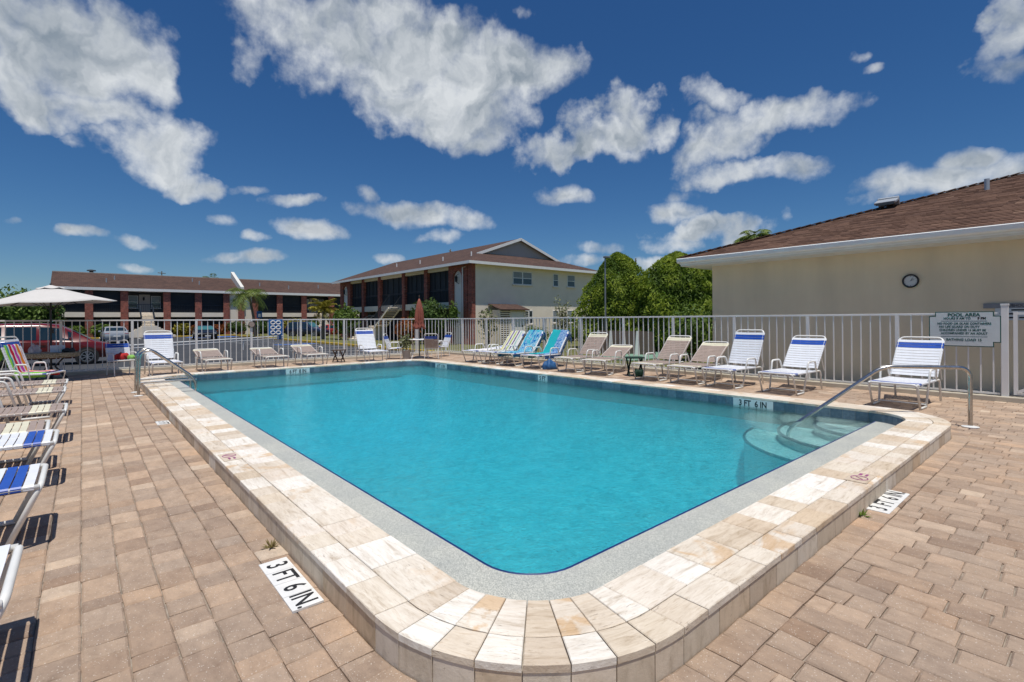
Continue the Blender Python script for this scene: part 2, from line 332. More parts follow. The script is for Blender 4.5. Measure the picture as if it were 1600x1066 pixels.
# water: clear, tinted by its own depth; gloss and ripples on top
t = NT('water'); t.t.nodes.remove(t.b); p = t.pos()
mp = t.n('ShaderNodeMapping', {'Vector': p, 'Scale': (1., 1., 1.), 'Rotation': (0, 0, .5)}).outputs[0]
r1 = t.noise(mp, 5.5, 3, .55, .5); r2 = t.noise(mp, 21., 4, .62, 1.2); r3 = t.noise(mp, 1.2, 2, .5)
hgt = t.math('ADD', t.math('ADD', t.math('MULTIPLY', r1, 1.), t.math('MULTIPLY', r2, .95)), t.math('MULTIPLY', r3, 1.6))
nrm = t.bump(hgt, .7, .036)
fr = t.n('ShaderNodeFresnel', {'IOR': 1.33, 'Normal': nrm}).outputs[0]
# caustic light pattern painted as a noise web into the transparent colour
cv = t.noise(mp, 5.5, 3, .6, 1.8); caustic_web = t.math('SUBTRACT', 1., t.math('MULTIPLY', t.math('ABSOLUTE', t.math('SUBTRACT', cv, .5)), 7.), True)
tr = t.n('ShaderNodeBsdfTransparent', {'Color': t.ramp(caustic_web, [(0., (.58,.76,.79)), (.55, (.82,.94,.95)), (1., (1.,1.,1.))])}).outputs[0]
rf = t.n('ShaderNodeBsdfRefraction', {'Color': (.86,.97,.98,1), 'Roughness': .0, 'IOR': 1.33, 'Normal': nrm}).outputs[0]
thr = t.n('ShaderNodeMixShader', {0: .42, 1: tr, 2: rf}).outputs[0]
gl = t.n('ShaderNodeBsdfGlossy', {'Color': (1,1,1,1), 'Roughness': .03, 'Normal': nrm}).outputs[0]
mxs = t.n('ShaderNodeMixShader', {0: fr, 1: thr, 2: gl}).outputs[0]
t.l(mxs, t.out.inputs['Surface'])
va = t.n('ShaderNodeVolumeAbsorption', {'Color': (.05,.925,.985,1), 'Density': .42}).outputs[0]
t.l(va, t.out.inputs['Volume'])

# metals, plastics, cloth
simple('white_paint', (.78,.78,.765), .38, var=.04, scale=3)
simple('fence_paint', (.70,.70,.69), .45, var=.06, scale=2)
simple('lounger_frame', (.74,.735,.70), .35, var=.07, scale=5)
simple('strap_white', (.74,.76,.80), .42, var=.05, scale=9)
simple('strap_blue', (.012,.075,.40), .4, var=.12, scale=9)
simple('strap_tan', (.34,.265,.225), .5, var=.12, scale=9)
simple('strap_cream', (.70,.66,.50), .45, var=.06, scale=9)
t = NT('stainless'); p = t.pos(); t.set(t.ramp(t.noise(p, 30, 3), [(.3, (.42,.40,.37)), (.7, (.60,.58,.55))]), .24, 1.)
simple('black_metal', (.018,.018,.02), .45, var=.15)
simple('dark_rail', (.02,.03,.045), .5, var=.15)
simple('grey_metal', (.30,.31,.32), .4, .6, var=.1)
simple('stucco_cream', (.86,.765,.63), .9, var=.05, scale=1.2, bump=.35, bscale=55, spec=.2)
simple('stucco_wall', (.72,.615,.455), .92, var=.04, scale=.8, bump=.5, bscale=40, spec=.2)
t = MAT['stucco_wall']; nt_ = t.node_tree; g_ = nt_.nodes.new('ShaderNodeNewGeometry'); mp_ = nt_.nodes.new('ShaderNodeMapping'); mp_.inputs['Scale'].default_value = (1.3, 1.3, .22); nz_ = nt_.nodes.new('ShaderNodeTexNoise'); nz_.inputs['Scale'].default_value = 1.6; nz_.inputs['Detail'].default_value = 6; rm_ = nt_.nodes.new('ShaderNodeValToRGB'); rm_.color_ramp.elements[0].position = .3; rm_.color_ramp.elements[0].color = (.91,.905,.89,1); rm_.color_ramp.elements[1].position = .62; rm_.color_ramp.elements[1].color = (1.03,1.02,1.0,1); mm_ = nt_.nodes.new('ShaderNodeMix'); mm_.data_type = 'RGBA'; mm_.blend_type = 'MULTIPLY'; mm_.inputs['Factor'].default_value = 1
b_ = nt_.nodes['Principled BSDF']; src_ = b_.inputs['Base Color'].links[0].from_socket; nt_.links.new(g_.outputs['Position'], mp_.inputs[0]); nt_.links.new(mp_.outputs[0], nz_.inputs['Vector']); nt_.links.new(nz_.outputs['Fac'], rm_.inputs[0]); nt_.links.new(src_, mm_.inputs['A']); nt_.links.new(rm_.outputs[0], mm_.inputs['B']); nt_.links.new(mm_.outputs['Result'], b_.inputs['Base Color'])
simple('soffit', (.66,.65,.60), .7, var=.04)
simple('kerb_cream', (.50,.45,.36), .9, var=.10, scale=4, bump=.3)
simple('concrete', (.42,.40,.36), .9, var=.14, scale=3, bump=.3)
simple('stucco_white', (.80,.77,.70), .9, var=.04, scale=2)
simple('gable_grey', (.44,.40,.36), .85, var=.05, scale=2)
simple('vent_grey', (.42,.45,.48), .45, .3, var=.08)
simple('vent_dark', (.05,.06,.07), .5)
t = NT('asphalt'); p = t.pos()
c = t.ramp(t.noise(p, .35, 5, .65), [(.3, (.040,.043,.050)), (.7, (.062,.066,.074))]); c = t.mix(.5, c, t.ramp(t.noise(p, 40, 3), [(.3, (.7,.7,.7)), (.7, (1.3,1.3,1.3))]), 'MULTIPLY')
t.set(c, .9, 0, t.bump(t.noise(p, 90, 2), .3, .01), .3)
simple('line_white', (.62,.63,.62), .7, var=.12, scale=6)
simple('yellow_paint', (.56,.36,.03), .65, var=.18, scale=3)
simple('blue_paint', (.03,.12,.42), .6, var=.15)
t = NT('lawn'); p = t.pos()
c = t.ramp(t.noise(p, .6, 6, .7), [(.25, (.095,.105,.035)), (.5, (.15,.152,.055)), (.75, (.22,.20,.085))]); c = t.mix(.6, c, t.ramp(t.noise(p, 25, 3), [(.3, (.5,.55,.5)), (.7, (1.4,1.4,1.4))]), 'MULTIPLY')
t.set(c, .95, 0, t.bump(t.noise(p, 40, 3), .8, .05), .2)
# roofs
t = NT('shingle'); p = t.pos(); tone = t.n('ShaderNodeAttribute', attribute_name='tone').outputs['Fac']
c = t.ramp(tone, [(0., (.085,.050,.038)), (.4, (.125,.072,.052)), (.75, (.165,.095,.066)), (1., (.215,.135,.095))])
c = t.mix(.6, c, t.ramp(t.noise(p, 60, 3), [(.3, (.65,.65,.65)), (.7, (1.25,1.25,1.25))]), 'MULTIPLY'); t.set(c, .95, 0, t.bump(t.noise(p, 120, 2), .5, .005), .2)
t = NT('shingle_far'); p = t.pos()
bk = t.n('ShaderNodeTexBrick', {'Vector': t.n('ShaderNodeMapping', {'Vector': p, 'Rotation': (0, 0, 0)}).outputs[0], 'Scale': 1., 'Brick Width': .33, 'Row Height': .15, 'Mortar Size': .012, 'Color1': (.115,.070,.056,1), 'Color2': (.072,.047,.041,1), 'Mortar': (.05,.03,.025,1)}).outputs['Color']
c = t.mix(.7, bk, t.ramp(t.noise(p, .7, 5, .7), [(.3, (.72,.72,.74)), (.7, (1.2,1.18,1.15))]), 'MULTIPLY'); t.set(c, .95, 0, None, .2)
t = NT('brick'); p = t.pos(); sx = t.n('ShaderNodeSeparateXYZ', {0: p}); v = t.n('ShaderNodeCombineXYZ', {0: t.math('ADD', sx.outputs[0], sx.outputs[1]), 1: sx.outputs[2]}).outputs[0]
bk = t.n('ShaderNodeTexBrick', {'Vector': v, 'Scale': 1., 'Brick Width': .23, 'Row Height': .085, 'Mortar Size': .010, 'Bias': -.1, 'Color1': (.38,.105,.075,1), 'Color2': (.19,.055,.045,1), 'Mortar': (.23,.15,.12,1)})
c = t.mix(.5, bk.outputs['Color'], t.ramp(t.noise(p, 5, 3), [(.3, (.7,.7,.7)), (.7, (1.4,1.35,1.3))]), 'MULTIPLY')
c = t.mix(t.ramp(t.noise(v, 7, 1), [(.70, (0,0,0)), (.74, (1,1,1))]), c, (.50,.36,.29)); t.set(c, .9, 0, t.bump(bk.outputs['Fac'], -.6, .01), .25)
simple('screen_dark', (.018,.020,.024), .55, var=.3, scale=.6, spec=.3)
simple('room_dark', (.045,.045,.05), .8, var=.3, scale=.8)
t = NT('window_glass'); t.set((.025,.035,.045), .06, 0, None, .9)
t = NT('car_glass'); t.set((.012,.025,.03), .05, 0, None, .9)
t = NT('cyan_reflection_glass'); t.set((.05,.16,.17), .08, 0, None, .9)  # cyan reflection put into the glass colour itself
simple('blind', (.34,.37,.38), .6, var=.1)
for nm, c in (('red', (.13,.006,.005)), ('silver', (.42,.44,.46)), ('navy', (.018,.03,.07)), ('white', (.68,.70,.72)), ('black', (.012,.013,.015)), ('bright_red', (.34,.02,.015))):
    t = NT('car_'+nm); t.set(c, .22, .3 if nm in ('silver','navy') else 0., None, .6); t.b.inputs['Coat Weight'].default_value = .2; t.b.inputs['Coat Roughness'].default_value = .05
simple('tyre', (.018,.018,.019), .85)
t = NT('rim'); t.set((.55,.56,.57), .28, .9)
t = NT('lamp_clear'); t.set((.55,.56,.55), .12, .2, None, .8)
t = NT('lamp_red'); t.set((.28,.01,.012), .15, 0, None, .8)
t = NT('lamp_amber'); t.set((.55,.18,.02), .2, 0, None, .8)
# foliage
def leaf(name, dark, mid, lite, tr=.25):
    t = NT(name); tone = t.n('ShaderNodeAttribute', attribute_name='tone').outputs['Fac']
    c = t.ramp(tone, [(0., dark), (.5, mid), (1., lite)]); t.set(c, .6, 0, None, .3)
    ts = t.n('ShaderNodeBsdfTranslucent', {'Color': c}).outputs[0]
    mx = t.n('ShaderNodeMixShader', {0: tr, 1: t.b.outputs[0], 2: ts}).outputs[0]; t.l(mx, t.out.inputs['Surface'])
leaf('leaf_cypress', (.06,.115,.013), (.17,.25,.022), (.34,.40,.045), .35)
leaf('leaf_dark', (.03,.06,.012), (.065,.12,.022), (.14,.21,.045))
leaf('leaf_mid', (.05,.095,.014), (.11,.18,.026), (.21,.28,.05))
leaf('leaf_yellow', (.12,.12,.015), (.28,.25,.03), (.48,.40,.06))
leaf('leaf_palm', (.06,.10,.018), (.13,.19,.035), (.26,.31,.07))
leaf('leaf_red', (.12,.03,.012), (.30,.08,.02), (.30,.20,.04))
leaf('leaf_pale', (.10,.12,.05), (.19,.21,.10), (.32,.34,.19))
leaf('leaf_straw', (.14,.11,.05), (.24,.19,.08), (.30,.26,.10))
simple('bark', (.13,.10,.075), .95, var=.3, scale=12, bump=.5)
simple('palm_bark', (.19,.165,.13), .95, var=.25, scale=10, bump=.5)
simple('wood_pole', (.20,.16,.12), .9, var=.2)
simple('wood_dark', (.10,.07,.05), .7, var=.25, scale=20)
simple('green_plastic', (.008,.030,.020), .65, spec=.2)
simple('grey_plastic', (.40,.40,.40), .5)
simple('canvas_beige', (.57,.55,.525), .9, var=.04, scale=4, bump=.15, bscale=150)
simple('canvas_red', (.27,.08,.055), .9, var=.2, scale=10)
simple('sign_white', (.55,.60,.61), .4, var=.05)
simple('sign_grey', (.22,.23,.25), .5, var=.1)
simple('sign_blue', (.015,.12,.36), .4, var=.08)
simple('clock_face', (.60,.60,.59), .3, var=.03)
simple('court_green', (.17,.30,.22), .7, var=.1, scale=2)
simple('brown_panel', (.115,.085,.07), .7, var=.15, scale=3)
t = NT('aggregate'); p = t.pos()
c = t.ramp(t.n('ShaderNodeTexVoronoi', {'Vector': p, 'Scale': 70.}).outputs['Color'], [(.2, (.12,.10,.06)), (.5, (.26,.21,.12)), (.8, (.42,.38,.28))]); t.set(c, .85, 0, t.bump(t.noise(p, 80, 3), .6, .006))
t = NT('clear_plastic'); t.set((.55,.57,.60), .15, 0, None, .6); t.b.inputs['Alpha'].default_value = .55
simple('blue_bag', (.02,.10,.26), .6)
simple('cloth_white', (.74,.72,.74), .9, var=.05)
simple('cloth_red', (.42,.02,.02), .9, var=.2, scale=14)
simple('cloth_green', (.22,.45,.10), .9, var=.15, scale=14)
def stripes(name, cols, n):
    """cloth striped along its local y"""
    t = NT(name); sx = t.n('ShaderNodeSeparateXYZ', {0: t.coord('Object')})
    f = t.math('ADD', t.math('MULTIPLY', sx.outputs[1], 1/n), .5)
    r = t.n('ShaderNodeValToRGB', {'Fac': f}); r.color_ramp.interpolation = 'CONSTANT'; e = r.color_ramp.elements
    while len(e) < len(cols): e.new(.5)
    for q, (i, c) in zip(e, enumerate(cols)): q.position = i/len(cols); q.color = (*c, 1)
    t.set(r.outputs[0], .9, 0, t.bump(t.noise(t.coord(), 200, 2), .3, .003), .1)
stripes('towel_rainbow', [(.5,.02,.02),(.55,.02,.02),(.62,.60,.58),(.65,.19,.02),(.65,.22,.02),(.62,.6,.58),(.42,.05,.32),(.45,.06,.36),(.6,.6,.58),(.45,.02,.04),(.45,.02,.04),(.60,.6,.58),(.03,.28,.32),(.22,.50,.06),(.25,.55,.07),(.22,.5,.06)], .62)
stripes('towel_pale', [(.60,.62,.55),(.62,.62,.58),(.30,.45,.42),(.62,.62,.58),(.12,.08,.20),(.62,.62,.58),(.35,.42,.10),(.62,.62,.58),(.14,.10,.24),(.60,.60,.50),(.55,.52,.20),(.62,.62,.58)], .66)
t = NT('towel_blue'); v = t.coord()
c = t.ramp(t.noise(t.n('ShaderNodeMapping', {'Vector': v, 'Scale': (2.2, 6., 2.)}).outputs[0], 1.7, 3, .5, 1.6), [(.30, (.01,.09,.30)), (.42, (.02,.22,.48)), (.50, (.38,.52,.60)), (.56, (.02,.33,.45)), (.70, (.10,.42,.55))]); t.set(c, .9, 0, None, .1)
t = NT('towel_teal'); v = t.coord(); sx = t.n('ShaderNodeSeparateXYZ', {0: v})
pat = t.ramp(t.noise(v, 9, 3, .5, 2.), [(.40, (.02,.12,.36)), (.5, (.36,.48,.60)), (.6, (.03,.16,.42))])
c = t.mix(t.ramp(sx.outputs[1], [(.48, (0,0,0)), (.5, (1,1,1))]), pat, (.02,.36,.40)); c = t.mix(t.ramp(t.math('ADD', t.math('MULTIPLY', sx.outputs[1], -1.), .5), [(.52, (0,0,0)), (.54, (1,1,1))]), (.02,.36,.40), pat); t.set(c, .9, 0, None, .1)

# ------------------------------------------------------------------ the setting: ground, car park, lawns
def sheet(name, mat, x0, x1, y0, y1, z, kind='structure'):
    o = MB().add([(x0,y0,z),(x1,y0,z),(x1,y1,z),(x0,y1,z)], [(0,1,2,3)]).build(name, mat, fix=False); return tag(o, kind=kind)
def holed(name, mat, x0, x1, y0, y1, z):
    """a level sheet left open where the pool basin goes down"""
    a, b, c, d = .2, 9.2, .4, 15.
    V = [(x0,y0),(x1,y0),(x1,y1),(x0,y1),(a,c),(b,c),(b,d),(a,d)]
    return tag(MB().add([(x,y,z) for x,y in V], [(0,1,5,4),(1,2,6,5),(2,3,7,6),(3,0,4,7)]).build(name, mat, fix=False), kind='structure')
holed('ground', 'lawn', -2500, 2500, -2500, 2500, -.52)
LOT = -.42
holed('car_park', 'asphalt', -90, 14.45, -60, 71.5, LOT)
lw = MB().box(11.75, 90, -40, 18.6, -.5, -.06); tag(lw.build('lawn', 'lawn'), kind='structure')
lw = MB().box(14.62, 90, 18.6, 71.5, -.5, -.29); tag(lw.build('lawn', 'lawn'), kind='structure')
lw = MB().box(-90, 90, 71.65, 180, -.5, -.30); tag(lw.build('lawn', 'lawn'), kind='structure')
tag(MB().box(11.76, 12.89, -20, 9.0, -.3, -.03).build('path', 'concrete'), kind='structure')  # pale strip added to bounce warm light up the clubhouse wall
k = MB().box(14.45, 14.62, 18.6, 71.5, -.5, -.26); tag(k.build('kerb', 'yellow_paint', bevel=.02), kind='structure')
k = MB().box(-90, 14.45, 71.5, 71.65, -.5, -.27); tag(k.build('kerb', 'yellow_paint', bevel=.02), kind='structure')
# painted stall lines and the blue accessible bay
ln = MB()
for i in range(14):
    x = -9 + i*2.75
    if x < 14: ln.add([(x,66.4,LOT+.005),(x+.11,66.4,LOT+.005),(x+.11,71.4,LOT+.005),(x,71.4,LOT+.005)], [(0,1,2,3)])
for i in range(12):
    y = 21 + i*2.75
    ln.add([(9.6,y,LOT+.005),(14.3,y,LOT+.005),(14.3,y+.11,LOT+.005),(9.6,y+.11,LOT+.005)], [(0,1,2,3)])
for x in (-9.2,-6.4,-3.6,-.8): ln.add([(x,22.4,LOT+.005),(x+2.2,22.4,LOT+.005),(x+2.2,22.52,LOT+.005),(x,22.52,LOT+.005)], [(0,1,2,3)])
tag(ln.build('parking_lines', 'line_white', fix=False), kind='structure')
b = MB().box(11.2, 14.3, 40.5, 41.5, LOT+.004, LOT+.007).box(9.2, 14.2, 66.5, 70.5, LOT+.004, LOT+.008); tag(b.build('parking_lines', 'blue_paint'), kind='structure')

# ------------------------------------------------------------------ pool deck of tumbled pavers
X0, X1, Y0, Y1, RC = 1.35, 8.05, 1.505, 14.05, .50       # inner edge of the coping
CW = .415                                               # coping width
DX0, DX1, DY0, DY1 = -6., 11.66, -3.5, 17.97
bed = MB()
bed.box(DX0, 1.15, DY0, DY1, -.5, -.014); bed.box(8.25, DX1, DY0, DY1, -.5, -.014); bed.box(1.15, 8.25, DY0, 1.3, -.5, -.014); bed.box(1.15, 8.25, 14.25, DY1, -.5, -.014)
deck = tag(bed.build('pool_deck', 'joint_sand'), kind='structure')
def proj(x, y, z):
    q = Vector((x, y, z-CAMZ)); d = q.dot(fw)
    if d < .2: return None
    return 800+783*q.dot(ir)/d, 499.7-783*q.dot(iu)/d, d
rp = random.Random(11)
def paver_geo(mb, poly, tone, dz=0., ch=.008):
    """poly: counter-clockwise outline; a tumbled block with a soft arris"""
    cx = sum(p[0] for p in poly)/len(poly); cy = sum(p[1] for p in poly)/len(poly)
    tx, ty = rp.uniform(-.02,.02), rp.uniform(-.02,.02); h0 = dz+rp.uniform(-.0015,.0015); n = len(poly); vs = []
    P = [(x+rp.uniform(-.0035,.0035), y+rp.uniform(-.0035,.0035)) for x, y in poly]
    H = lambda x, y: h0+tx*(x-cx)+ty*(y-cy)
    for x, y in P: vs.append((x, y, -.04))
    for x, y in P: vs.append((x, y, H(x,y)-ch*.8))
    for x, y in P:
        d = math.hypot(x-cx, y-cy); f = 1-ch*1.5/max(d,.03); vs.append((cx+(x-cx)*f, cy+(y-cy)*f, H(x,y)))
    fs = [tuple(range(2*n,3*n))]+[(i,(i+1)%n,n+(i+1)%n,n+i) for i in range(n)]+[(n+i,n+(i+1)%n,2*n+(i+1)%n,2*n+i) for i in range(n)]
    mb.add(vs, fs, tone)
def tonef(x, y):
    v = rp.gauss(.44, .18)
    if rp.random() < .06: v += .33
    return (min(1, max(0, v)), min(1, max(0, rp.gauss(.46, .09))), 0.)
PAV = []      # outlines: (poly, dz)
G = .0022
ox0, ox1, oy0, oy1 = X0-CW, X1+CW, Y0-CW, Y1+CW; BW = .152; RB = RC+CW+BW
bx0, bx1, by0, by1 = ox0-BW, ox1+BW, oy0-BW, oy1+BW
def lim_lo(x):   # lower edge of the border course at x
    if x < bx0+RB: return by0+RB-math.sqrt(max(0, RB*RB-(bx0+RB-x)**2))
    if x > bx1-RB: return by0+RB-math.sqrt(max(0, RB*RB-(x-bx1+RB)**2))
    return by0
def lim_hi(x): return by0+by1-lim_lo(x)
def run(xa, xb, ya, yb):
    y = ya; 
    while y < yb-.001:
        l = rp.choice((.118,.145,.155,.155,.205,.225,.27))
        if yb-(y+l) < .075: l = yb-y
        PAV.append(([(xa+G,y+G),(xb-G,y+G),(xb-G,y+l-G),(xa+G,y+l-G)], 0.)); y += l
def strips(xa, xb, n, inside):
    d = (xb-xa)/n
    for i in range(n):
        a, b = xa+i*d, xa+(i+1)*d
        o = rp.uniform(0,.2)
        if not inside: run(a, b, DY0-o, DY1-.16)
        else:
            run(a, b, DY0-o, max(lim_lo(a), lim_lo(b))); run(a, b, min(lim_hi(a), lim_hi(b)), DY1-.16)
strips(bx0-.1585*42, bx0, 42, False); strips(bx0, bx1, 54, True); strips(bx1, DX1-.14, 18, False)
# border course laid square to the coping
def rr_points(d, r=None):
    pass
CC = [(X0+RC,Y0+RC,180),(X1-RC,Y0+RC,270),(X1-RC,Y1-RC,0),(X0+RC,Y1-RC,90)]   # corner centres and start angles
def ring(da, db, lens, ncorner, fn):
    """walks round the pool between offsets da and db; fn(poly, angle, where)"""
    ia, ib = da, db
    sides = [((X0+RC,X1-RC),'front'),((Y0+RC,Y1-RC),'right'),((X1-RC,X0+RC),'back'),((Y1-RC,Y0+RC),'left')]
    for (a, b), nm in sides:
        Ltot = abs(b-a); ls = []
        while sum(ls) < Ltot: ls.append(lens())
        f = Ltot/sum(ls); s = a; sg = 1 if b > a else -1
        for l in ls:
            e = s+sg*l*f
            if nm == 'front': P = [(s,Y0-ib),(e,Y0-ib),(e,Y0-ia),(s,Y0-ia)]; an = 0
            elif nm == 'right': P = [(X1+ia,s),(X1+ib,s),(X1+ib,e),(X1+ia,e)]; an = 90
            elif nm == 'back': P = [(s,Y1+ib),(e,Y1+ib),(e,Y1+ia),(s,Y1+ia)]; an = 0
            else: P = [(X0-ia,s),(X0-ib,s),(X0-ib,e),(X0-ia,e)]; an = 90
            fn(P, an, nm); s = e
    for cx, cy, a0 in CC:
        for i in range(ncorner):
            a, b = R(a0+90*i/ncorner), R(a0+90*(i+1)/ncorner); mid = (a+b)/2
            P = [(cx+(RC+ib)*math.cos(q), cy+(RC+ib)*math.sin(q)) for q in (a, mid, b)]+[(cx+(RC+ia)*math.cos(q), cy+(RC+ia)*math.sin(q)) for q in (b, mid, a)]
            fn(P, math.degrees(mid)+90, 'corner')
def ccw(P):
    A = sum(P[i][0]*P[(i+1)%len(P)][1]-P[(i+1)%len(P)][0]*P[i][1] for i in range(len(P)))
    return P if A > 0 else P[::-1]
def shrink(P, g):
    cx = sum(p[0] for p in P)/len(P); cy = sum(p[1] for p in P)/len(P); out = []
    for x, y in P:
        d = math.hypot(x-cx, y-cy); f = 1-g*1.3/max(d,.02); out.append((cx+(x-cx)*f, cy+(y-cy)*f))
    return out
ring(CW-.004, CW+BW, lambda: rp.uniform(.145,.18), 10, lambda P, a, n: PAV.append((shrink(ccw(P), G), .003)))
def show(P):
    cx = sum(p[0] for p in P)/len(P); cy = sum(p[1] for p in P)/len(P); q = proj(cx, cy, 0)
    if q is None or not (-10 < q[0] < 1610 and q[1] < 1075): return 0
    return 1/q[2]
order = sorted(range(len(PAV)), key=lambda i: -show(PAV[i][0])); near = set(order[:300])
mass = MB()
for i, (P, dz) in enumerate(PAV):
    tn = tonef(*P[0])
    if i in near:
        q = MB(); paver_geo(q, P, tn, dz); q.build('paver', 'paver', deck, fix=False)
    else: paver_geo(mass, P, tn, dz)
tag(mass.build('paving', 'paver', deck, fix=False), kind='stuff')
# concrete kerb that carries the fence
kb = MB().box(DX0, 11.47, 17.66, 17.86, -.45, .085).box(11.47, 11.67, -3.5, 17.86, -.45, .085)
tag(kb.build('kerb', 'kerb_cream', bevel=.012), kind='structure')

# ------------------------------------------------------------------ the pool
pool = empty('swimming_pool', (4.7, 7.8, 0), label='rectangular pool with cream travertine coping and turquoise water', cat='pool')
pinv = Matrix.Translation((-4.7, -7.8, 0))
def under(o, parent):           # parent while keeping world coordinates
    o.parent = parent; o.matrix_parent_inverse = parent.matrix_world.inverted() if parent.parent is None else Matrix.Identity(4); return o
bpy.context.view_layer.update()
mass = MB()
def quadring(da, db, z0, z1):
    def f(P, a, n): mass.prism(P, z0, z1)
    ring(da, db, lambda: 20., 12, f)
quadring(.0, CW-.014, -.5, .117)
coping = under(mass.build('coping', 'grout'), pool)
bpy.context.view_layer.update()
rc = random.Random(5)
def stone(P, an, z0, z1, name, mat, g=.0028, par=None, ch=.004):
    P = shrink(ccw(P), g); cx = sum(p[0] for p in P)/len(P); cy = sum(p[1] for p in P)/len(P); a = R(an); ca, sa = math.cos(-a), math.sin(-a)
    Q = [((x-cx)*ca-(y-cy)*sa, (x-cx)*sa+(y-cy)*ca) for x, y in P]; n = len(Q); dz = rc.uniform(-.0012,.0012)
    vs = [(x,y,z0) for x,y in Q]+[(x,y,z1-ch+dz) for x,y in Q]
    for x, y in Q:
        d = math.hypot(x,y); f = 1-ch*1.3/d; vs.append((x*f,y*f,z1+dz))
    q = MB().add(vs, [tuple(range(n))[::-1], tuple(range(2*n,3*n))]+[(i,(i+1)%n,n+(i+1)%n,n+i) for i in range(n)]+[(n+i,n+(i+1)%n,2*n+(i+1)%n,2*n+i) for i in range(n)])
    o = q.build(name, mat, fix=False); o.parent = par; o.location = (cx-4.7, cy-7.8, 0) if par in (coping,) else (cx, cy, 0); o.rotation_euler = (0,0,a); return o
ring(CW-.165, CW, lambda: rc.choice((.305,.305,.305,.23,.20)), 8, lambda P, a, n: stone(P, a, .118, .150, 'coping_stone', 'travertine', par=coping))
ring(-.012, CW-.165, lambda: rc.choice((.305,.305,.23,.20,.38)), 8, lambda P, a, n: stone(P, a, .118, .150, 'coping_stone', 'travertine', par=coping))
coping.matrix_parent_inverse = Matrix.Identity(4); coping.location = (0,0,0)
for v in coping.data.vertices: v.co.x -= 4.7; v.co.y -= 7.8
ring(CW-.0145, CW-.006, lambda: rc.choice((.305,.305,.29,.32)), 8, lambda P, a, n: stone(P, a, -.03, .1165, 'face_tile', 'travertine_face', par=coping, ch=.002, g=.002) if n in ('front','left','corner') else None)
# waterline tiles on the inner wall
band = MB()
def wl(P, a, n): 
    stone(P, a, -.035, .116, 'waterline_tile', 'blue_tile', par=band_o, ch=.001, g=.0016)
b2 = MB()
def fb(P, a, n): b2.prism([(x-4.7, y-7.8) for x, y in P], -.3, .116)
ring(-.003, .0, lambda: 20., 12, fb)
band_o = b2.build('tile_band', 'grout', pool)
def wl(P, a, n):
    o = stone(P, a, -.035, .1165, 'waterline_tile', 'blue_tile', par=band_o, ch=.001, g=.0014); o.location.x -= 4.7; o.location.y -= 7.8
ring(-.009, -.0035, lambda: .1535, 5, wl)
# shell
LX, LY, LR = 1.735, 1.925, .34                          # lip of the shallow ledge
def arc(cx, cy, r, a0, a1, n=10): return [(cx+r*math.cos(R(a0+(a1-a0)*i/n)), cy+r*math.sin(R(a0+(a1-a0)*i/n))) for i in range(n+1)]
lip = [(LX, 14.1)]+arc(LX+LR, LY+LR, LR, 180, 270)+[(8.1, LY)]
ledge = MB().prism([(p[0]-4.7, p[1]-7.8) for p in [(1.32, 14.08), (1.32, 1.48), (8.08, 1.48)]+[(8.08, LY)]+arc(LX+LR, LY+LR, LR, 270, 180)+[(LX, 14.08)]], -2.3, .012)
ledge.build('ledge', 'pebble_ledge', pool, fix=True)
nos = MB().tube([(x-4.7, y-7.8, .006) for x, y in lip], .011, 6); nos.build('edge_tile_strip', 'nosing_blue', pool, smooth=True)
loop = arc(LX+LR, LY+LR, LR, 180, 270)+[(8.05, LY)]+arc(X1-RC, Y1-RC, RC, 0, 90)+[(LX, Y1)]
fz = lambda y: -1.07-.078*(y-2)
n = len(loop); lev = [(0.,.0,0.),(0.,.18,.10),(.12,.40,.3),(.45,.68,.6),(.95,.88,.85),(1.6,1.0,1.0)]; vs = []      # walls curve into the floor
for ins, f, _ in lev:
    for x, y in loop:
        xi = x+(ins if x < 4.7 else -ins); yi = y+(ins if y < 7.8 else -ins); vs.append((xi-4.7, yi-7.8, f*fz(yi)))
nl = len(lev); sh = MB().add(vs, [(k*n+i,k*n+(i+1)%n,(k+1)*n+(i+1)%n,(k+1)*n+i) for k in range(nl-1) for i in range(n)]+[tuple(range((nl-1)*n,nl*n))])
so = sh.build('pool_shell', 'pool_plaster', pool, fix=False); so.data.polygons.foreach_set('use_smooth', [True]*len(so.data.polygons))
st = empty('steps', (8.05-4.7, LY-7.8, 0)); st.parent = pool
for i, (rr_, z) in enumerate(((1.60,-.34),(1.15,-.22),(.70,-.10))):
    P = [(.02,-.02)]+[(.02, rr_)]+[(rr_*math.cos(R(a)), rr_*math.sin(R(a))) for a in range(92,180,5)]+[(-rr_,-.02)]
    s_ = MB().prism(ccw(P), -1.4+i*.2, z); so = s_.build('step', 'step_plaster', st)
    MB().tube([(rr_*math.cos(R(a)), rr_*math.sin(R(a)), z) for a in range(90,181,5)], .022, 6).build('edge_tile_strip', 'nosing_dark', st, smooth=True)
# water fills the shell
def grow(P, g):
    return [(x+(g if x > 4.7 else -g), y+(g if y > 7.8 else -g)) for x, y in P]
wl_ = grow(loop, .02); wtr = MB().add([(x,y,0.) for x,y in wl_]+[(x,y,fz(y)-.04) for x,y in wl_], [tuple(range(n)), tuple(range(n,2*n))[::-1]]+[(i,n+i,n+(i+1)%n,(i+1)%n) for i in range(n)])
tag(wtr.build('water', 'water'), kind='structure')
